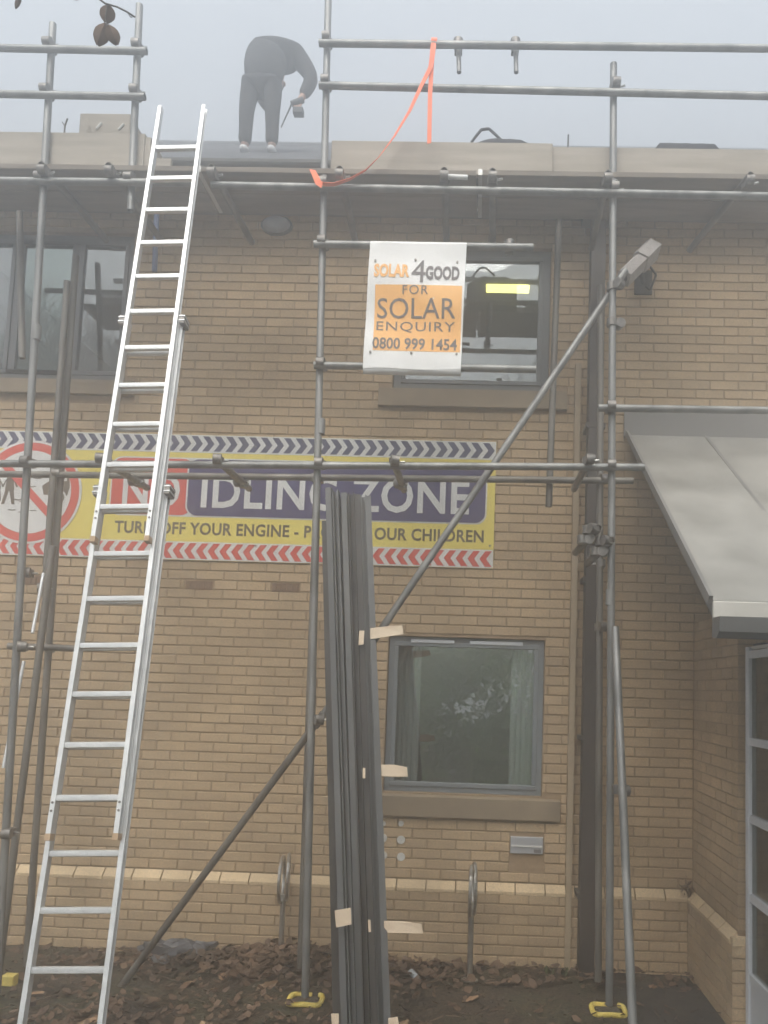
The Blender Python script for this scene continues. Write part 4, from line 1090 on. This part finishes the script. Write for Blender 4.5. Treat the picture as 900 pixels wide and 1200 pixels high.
bag = empty('holdall', ((a.x + c.x) / 2, by, bzt), 'black soft holdall with a raised loop handle on the boards behind the toe board', 'bag')
soft_body(a.x, c.x, by, bzt, lambda t: tarp_h * (.80 + .20 * min(1, t * 3.0)) * (1 if t < .8 else 1 - (t - .8) * .5), .14).build('body', 'bag', bag)
h0, h1, h2, h3 = P(556, 162, by), P(564, 152, by), P(573, 151, by), P(582, 159, by)
MB().path([h0 - Vector((.02, 0, .03)), h0, h1, h2, h3, h3 + Vector((.03, 0, -.03))], .010, 8).build('handle', 'bag', bag)
a, c = P(758, 170, by), P(840, 172, by); top = P(800, 161.5, by - .1).z
cs = empty('tool_case', ((a.x + c.x) / 2, by, bzt), 'long dark tool case lying on the boards right of the outer pole', 'case')
hh = top - bzt
soft_body(a.x, c.x, by, bzt, lambda t: hh * (.86 if t < .08 or t > .95 else 1), .12, jit=.002).build('body', 'bag', cs)
MB().box(a.x + .06, c.x - .06, by - .13, by - .118, bzt + hh * .62, bzt + hh * .66).build('seam', 'black', cs, smooth=False)
a = P(665, 170, by); tag(MB().tube((a.x, by, bzt), P(666, 158, by), .006, 6).build('rod', 'black'), 'thin dark rod sticking up behind the toe board left of the right pole', 'rod')
# crate and offcuts left
crate = empty('wooden_crate', (P(131, 150, by).x, by, bzt), 'low plywood crate on the boards beside the short left pole', 'crate')
x0, x1, zt2 = P(105, 145, by).x, P(163, 145, by).x, P(133, 133, by - .13).z
for ya, yb in ((by - .13, by - .115), (by + .115, by + .13)):
    MB().cbox(x0, x1, ya, yb, bzt, zt2).build('side', 'board', crate, smooth=False)
for xa in (x0 + .001, x1 - .016): MB().box(xa, xa + .015, by - .114, by + .114, bzt, zt2 - .01).build('side', 'board', crate, smooth=False)
MB().box(x0 + .016, x1 - .016, by - .114, by + .114, bzt, bzt + .02).build('bottom', 'board', crate, smooth=False)
for px, py in ((116, 148), (142, 149)):
    q0, q1 = P(px - 3, py + 3, by - .134), P(px + 3, py - 4, by - .134); MB().tube(q0, q1, .008, 6).build('label_strip', 'white', crate)
MB().add([P(99, 135, by - .14), P(103, 136, by - .14), P(106, 154, by - .14), P(103, 155, by - .14)], [(0, 1, 2, 3)]).build('splinter', 'board', crate, smooth=False)
mb = MB(); mb.path([Vector((P(76, 155, by).x, by, bzt)), P(76, 148, by), P(79, 139, by)], .006, 6); mb.path([P(76, 148, by), P(73, 143, by)], .004, 6)
tag(mb.build('twig', 'bark'), 'small bare twig standing up behind the left toe board', 'twig')
a = P(523, 207, RF - .02); c = P(548, 208, RF - .02)
tag(MB().tube(a, c, .016, 12, hollow=True).build('short_pipe', 'pvc_white'), 'short pale pipe piece lying on the front edge of the boards', 'pipe')

# twig with dry leaves hanging at the top left, close to the camera
def leaf_blade(mb, p_, L_, W_, rot, curl=.3, seg=6):
    mt = rot.to_matrix() if hasattr(rot, 'to_matrix') else rot; vs = []
    for i in range(seg + 1):
        t = i / seg; w_ = W_ * math.sin(math.pi * min(1, t * .93 + .05)) ** .7 * (1 + .25 * math.sin(t * 19))
        for s in (-1, 0, 1): vs.append(Vector(p_) + mt @ Vector((s * w_ / 2, abs(s) * W_ * curl * .5 + curl * L_ * .4 * t * t, -L_ * t)))
    fs = []
    for i in range(seg):
        for s in (0, 1): a = i * 3 + s; fs.append((a, a + 1, a + 4, a + 3))
    mb.add(vs, fs); return mb
TY = 2.3
tw = empty('hanging_twig', P(120, 5, TY), 'thin bare twig with withered leaves hanging in at the top left', 'twig')
mb = MB(); pts = [P(96, -25, TY), P(114, -3, TY), P(123, 4, TY), P(137, 8, TY), P(149, 14, TY), P(158, 20, TY)]
mb.path(pts, .0028, 6); mb.path([P(126, 5, TY), P(123, 22, TY), P(126, 30, TY)], .0018, 5); mb.path([P(149, 14, TY), P(153, 20, TY), P(155, 20, TY)], .0015, 5); mb.path([P(96, -25, TY), P(60, -40, TY), P(27, -30, TY), P(24, 0, TY)], .002, 5)
mb.build('stem', 'bark', tw)
for px, py, l_, w_, r1 in ((127, 4, .055, .050, .15), (123, 26, .072, .052, .35), (127, 28, .058, .045, -.5), (24, -6, .045, .018, .4), (92, -12, .035, .04, .9)):
    m_ = MB(); leaf_blade(m_, P(px, py, TY), l_, w_, Euler((.2, r1, .3)), .35); m_.build('leaf', 'leaf_dry', tw)

# ------------------------------------------------------------------ litter on the ground
def leaf_quad(mb, x, y, z, s, m6=True):
    a = random.uniform(0, 6.28); tx, ty = random.uniform(-.6, .6), random.uniform(-.6, .6)
    mt = Euler((tx, ty, a)).to_matrix(); l_ = s; w_ = s * random.uniform(.5, .9)
    pts = [(-l_ / 2, 0, .1 * s), (-l_ * .15, -w_ / 2, 0), (l_ * .3, -w_ * .32, .05 * s), (l_ / 2, 0, .16 * s), (l_ * .2, w_ * .42, .02 * s), (-l_ * .2, w_ / 2, .07 * s)]
    mb.add([Vector((x, y, z)) + mt @ Vector(p_) for p_ in pts], [(0, 1, 5), (1, 2, 4, 5), (2, 3, 4)])
lm = MB(); random.seed(11)
for _ in range(9000):
    x = random.uniform(-4.2, 1.9); y = random.uniform(3.9, WY - .07)
    d = .5 + .5 * noise.noise(Vector((x * 1.1, y * 1.3, 5))); dens = d ** 1.6
    if y > 5.5: dens *= 2.0
    if -2.6 < x < -.6: dens *= 1.8
    if x > .0 and y < 5.5: dens *= .35
    if x > 1.0 and y < 5.6: dens *= .12
    if random.random() > dens: continue
    h = 0
    hill = math.exp(-((x + 1.25) ** 2 / .5 + (y - 5.6) ** 2 / .12)) * .14
    leaf_quad(lm, x, y, .015 + random.uniform(0, .03) + hill, random.choice((random.uniform(.012, .035), random.uniform(.02, .06), random.uniform(.03, .085))))
for _ in range(420):                 # broken twigs among the leaves
    x = random.uniform(-4, 1.7); y = random.uniform(4.0, 5.9); a = random.uniform(0, 6.28); l_ = random.uniform(.03, .14)
    lm.tube((x, y, .03), (x + l_ * math.cos(a), y + l_ * math.sin(a), .03 + random.uniform(-.01, .03)), random.uniform(.0015, .004), 4)
for _ in range(900):                 # drift against the wall
    x = random.gauss(-1.3, .55); y = WY - .08 - abs(random.gauss(0, .22)); hill = .16 * math.exp(-((x + 1.25) / .6) ** 2) * max(0, 1 - (WY - y) / .5)
    leaf_quad(lm, x, y, .02 + random.uniform(0, 1) * hill, random.uniform(.04, .09))
tag(lm.build('leaf_litter', 'leaf_dry', smooth=False), 'brown fallen leaves lying over the soil along the wall', 'leaves', kind='stuff')
gm = MB()
for _ in range(5000):                # crumbs of soil and grit
    x = random.uniform(-4.2, 2.0); y = random.uniform(3.9, 5.95); s = random.uniform(.004, .014)
    gm.add([Vector((x, y, .012)) + Vector((random.uniform(-s, s), random.uniform(-s, s), random.uniform(-.3 * s, s))) for _ in range(4)], [(0, 1, 2), (0, 2, 3), (0, 3, 1), (1, 3, 2)])
tag(gm.build('soil_crumbs', 'ground', smooth=False), 'small crumbs of soil and grit on the bare ground', 'soil', kind='stuff')
spots = [(127, 1188, .17, 'largest curled brown leaf at the bottom between the ladder stiles and the brace'), (225, 1150, .14, 'pale brown leaf in the leaf patch below the diagonal tube'),
         (325, 1148, .15, 'broad red brown leaf at the foot of the left cycle stand'), (305, 1163, .10, 'small pale leaf below the left cycle stand'),
         (252, 1157, .09, 'pale yellow leaf right of the diagonal tube foot'), (262, 1139, .10, 'pale leaf in front of the grey sack'),
         (560, 1166, .11, 'brown leaf just below the thin cycle stand'), (605, 1144, .10, 'pale leaf right of the thin cycle stand'),
         (764, 1157, .11, 'pale leaf on the dark tarmac right of the yellow foot'), (817, 1158, .07, 'small pale leaf on the tarmac near the return wall'),
         (52, 1162, .10, 'tan leaf on the soil behind the ladder foot'), (478, 1194, .14, 'long pale leaf at the bottom right of the trims'), (236, 1196, .18, 'large brown leaf at the bottom edge below the brace')]
for px, py, s, lb in spots:
    g_ = PG(px, py, .04); m_ = MB(); t = Euler((R(-78 + random.uniform(-12, 12)), 0, random.uniform(0, 6))).to_matrix()
    leaf_blade(m_, g_, s, s * .55, t, .25, 7)
    o = m_.build('fallen_leaf', 'leaf_big'); tag(o, lb, 'leaf', 'large fallen leaves')
# grey sack by the wall
g_ = PG(208, 1122, 0); random.seed(4)
sm = MB(); nu, nv = 26, 12
for j in range(nv):
    for i in range(nu):
        a = 2 * math.pi * i / nu; b_ = math.pi / 2 * j / (nv - 1); n_ = noise.noise(Vector((math.cos(a) * 2, math.sin(a) * 2, b_ * 3))) * .35 + 1
        sm.v.append((g_.x + .30 * math.cos(a) * math.cos(b_) ** .7 * n_, min(g_.y + .12 * math.sin(a) * math.cos(b_) ** .7 * n_, WY - .06), .12 * math.sin(b_) * n_ + .01 * noise.noise(Vector((i, j, 2)))))
for j in range(nv - 1):
    for i in range(nu): sm.f.append((j * nu + i, j * nu + (i + 1) % nu, (j + 1) * nu + (i + 1) % nu, (j + 1) * nu + i))
tag(sm.build('plastic_sack', 'plastic_bag'), 'crumpled dark grey plastic sack lying against the wall base', 'sack')
# bottle
g_ = PG(482, 1140, .03)
bo = empty('plastic_bottle', (g_.x, g_.y, 0), 'small clear plastic bottle lying on the soil right of the trims', 'bottle')
MB().tube(g_, g_ + Vector((.05, -.12, 0)), .026, 14).build('body', 'bottle', bo); MB().tube(g_ + Vector((.05, -.12, 0)), g_ + Vector((.06, -.15, 0)), .025, 14, r1=.011).build('neck', 'bottle', bo)
MB().tube(g_ + Vector((.06, -.15, 0)), g_ + Vector((.067, -.168, 0)), .014, 12).build('cap', 'white', bo)
g_ = PG(12, 1150, .03); k = MB(); k.cbox(g_.x - .05, g_.x + .03, g_.y - .02, g_.y + .04, .0, .07, .008); tag(k.build('sponge_block', 'foot', smooth=False), 'small yellow block lying on the soil at the far left', 'block')
# weeds
for px, py, n_, lb in ((490, 1122, 46, 'green weed clump at the wall base right of the trims'), (535, 1126, 26, 'small green weed at the wall base left of the thin cycle stand'), (648, 1142, 9, 'low moss green weed near the conduit foot')):
    g_ = PG(px, py, 0); m_ = MB()
    for _ in range(n_):
        a = random.uniform(0, 6.28); r0 = random.uniform(0, .07); q = g_ + Vector((math.cos(a) * r0 * 1.5, -abs(math.sin(a)) * r0, 0)); l_ = random.uniform(.03, .09)
        t = Euler((math.pi + random.uniform(-.7, .7), random.uniform(-.7, .7), a)).to_matrix(); leaf_blade(m_, q, l_, l_ * .35, t, .2, 3)
    tag(m_.build('weed', 'weed'), lb, 'weed')
random.seed(21)
# dried tuft stuck in the corner on the band
g_ = P(805, 1040, WY - .06); m_ = MB()
for _ in range(40):
    t = Euler((random.uniform(0, 6.3), random.uniform(0, 6.3), random.uniform(0, 6.3))).to_matrix(); leaf_blade(m_, g_ + Vector((random.gauss(0, .03), random.gauss(0, .01) - .01, random.gauss(0, .02))), .045, .012, t, .2, 3)
tag(m_.build('dead_weed', 'leaf_dry'), 'dried brown tuft caught in the corner on the splayed brick band', 'dead weed')

# ------------------------------------------------------------------ trees and hedge behind the camera (seen in the window glass)
def bare_tree(x, y, h, seed, label):
    h *= .8
    rnd = random.Random(seed); e = empty('bare_tree', (x, y, 0), label, 'tree', 'bare trees across the yard')
    tm = MB(); tm.tube((x, y, -.1), (x, y, h * .3), .17, 10, r1=.13); tm.build('trunk', 'bark', e)
    cm = MB()
    def br_(p_, d, l_, r0, dep):
        q = p_ + d * l_; cm.tube(p_, q, r0, 5 if dep < 3 else 3, r1=r0 * .72, cap=False)
        if dep >= 6: return
        for _ in range(3 if dep < 5 else 2):
            nd = (d + Vector((rnd.uniform(-.75, .75), rnd.uniform(-.75, .75), rnd.uniform(-.25, .55)))).normalized()
            br_(q, nd, l_ * rnd.uniform(.58, .8), r0 * .7, dep + 1)
    for _ in range(4): br_(Vector((x, y, h * rnd.uniform(.2, .3))), Vector((rnd.uniform(-.5, .5), rnd.uniform(-.5, .5), 1)).normalized(), h * .17, .10, 0)
    cm.build('crown', 'bark', e)
bare_tree(-6.3, -1.4, 14, 3, 'tall bare tree behind the camera left of the middle'); bare_tree(1.7, -1.6, 14.5, 5, 'tall bare tree behind the camera right of the middle')
bare_tree(-8.5, -3.5, 15.5, 9, 'tall bare tree far left behind the camera')
def leafy_tree(x, y, h, r0, seed, label, mname='leaf_green'):
    rnd = random.Random(seed); e = empty('leafy_tree', (x, y, 0), label, 'tree', 'leafy trees across the yard')
    tm = MB(); tm.tube((x, y, -.1), (x, y, h * .7), .14, 10, r1=.06); tm.build('trunk', 'bark', e)
    cm = MB(); cl = [Vector((x + rnd.gauss(0, r0 * .5), y + rnd.gauss(0, r0 * .5), h * rnd.uniform(.05, 1))) for _ in range(46)]
    for c in cl:
        for _ in range(330):
            p_ = c + Vector((rnd.gauss(0, .3), rnd.gauss(0, .3), rnd.gauss(0, .25))); s = rnd.uniform(.03, .085)
            mt = Euler((rnd.uniform(0, 6.3), rnd.uniform(0, 6.3), 0)).to_matrix()
            cm.add([p_ + mt @ Vector(v) for v in ((-s, 0, 0), (0, -s * .5, 0), (s, 0, 0), (0, s * .5, 0))], [(0, 1, 2, 3)])
    cm.build('crown', mname, e, smooth=False)
leafy_tree(-1.4, -3.0, 3.1, 1.5, 2, 'bushy green tree behind the camera left'); leafy_tree(.9, -2.6, 3.0, 1.5, 4, 'bushy green tree behind the camera middle')
leafy_tree(3.4, -3.2, 3.4, 1.6, 6, 'bushy green tree behind the camera right')

# ------------------------------------------------------------------ haze: thin mist, also standing in for glare that veils the lens
hb = MB().box(-75, 75, -75, 75, -1.2, 11.6)
hz = hb.build('haze', 'white', smooth=False); hz.data.materials.clear()
hm = bpy.data.materials.new('haze'); hm.use_nodes = True; t = hm.node_tree; t.nodes.clear()
pv = t.nodes.new('ShaderNodeVolumePrincipled'); pv.inputs['Density'].default_value = HAZE_DENSITY; pv.inputs['Anisotropy'].default_value = HAZE_G
pv.inputs['Color'].default_value = (.96, .98, 1.0, 1)
oo = t.nodes.new('ShaderNodeOutputMaterial'); t.links.new(pv.outputs[0], oo.inputs['Volume']); hz.data.materials.append(hm)
hz['kind'] = 'stuff'; hz['label'] = 'pale mist filling the air in front of the building, also standing in for lens glare'; hz['category'] = 'mist'
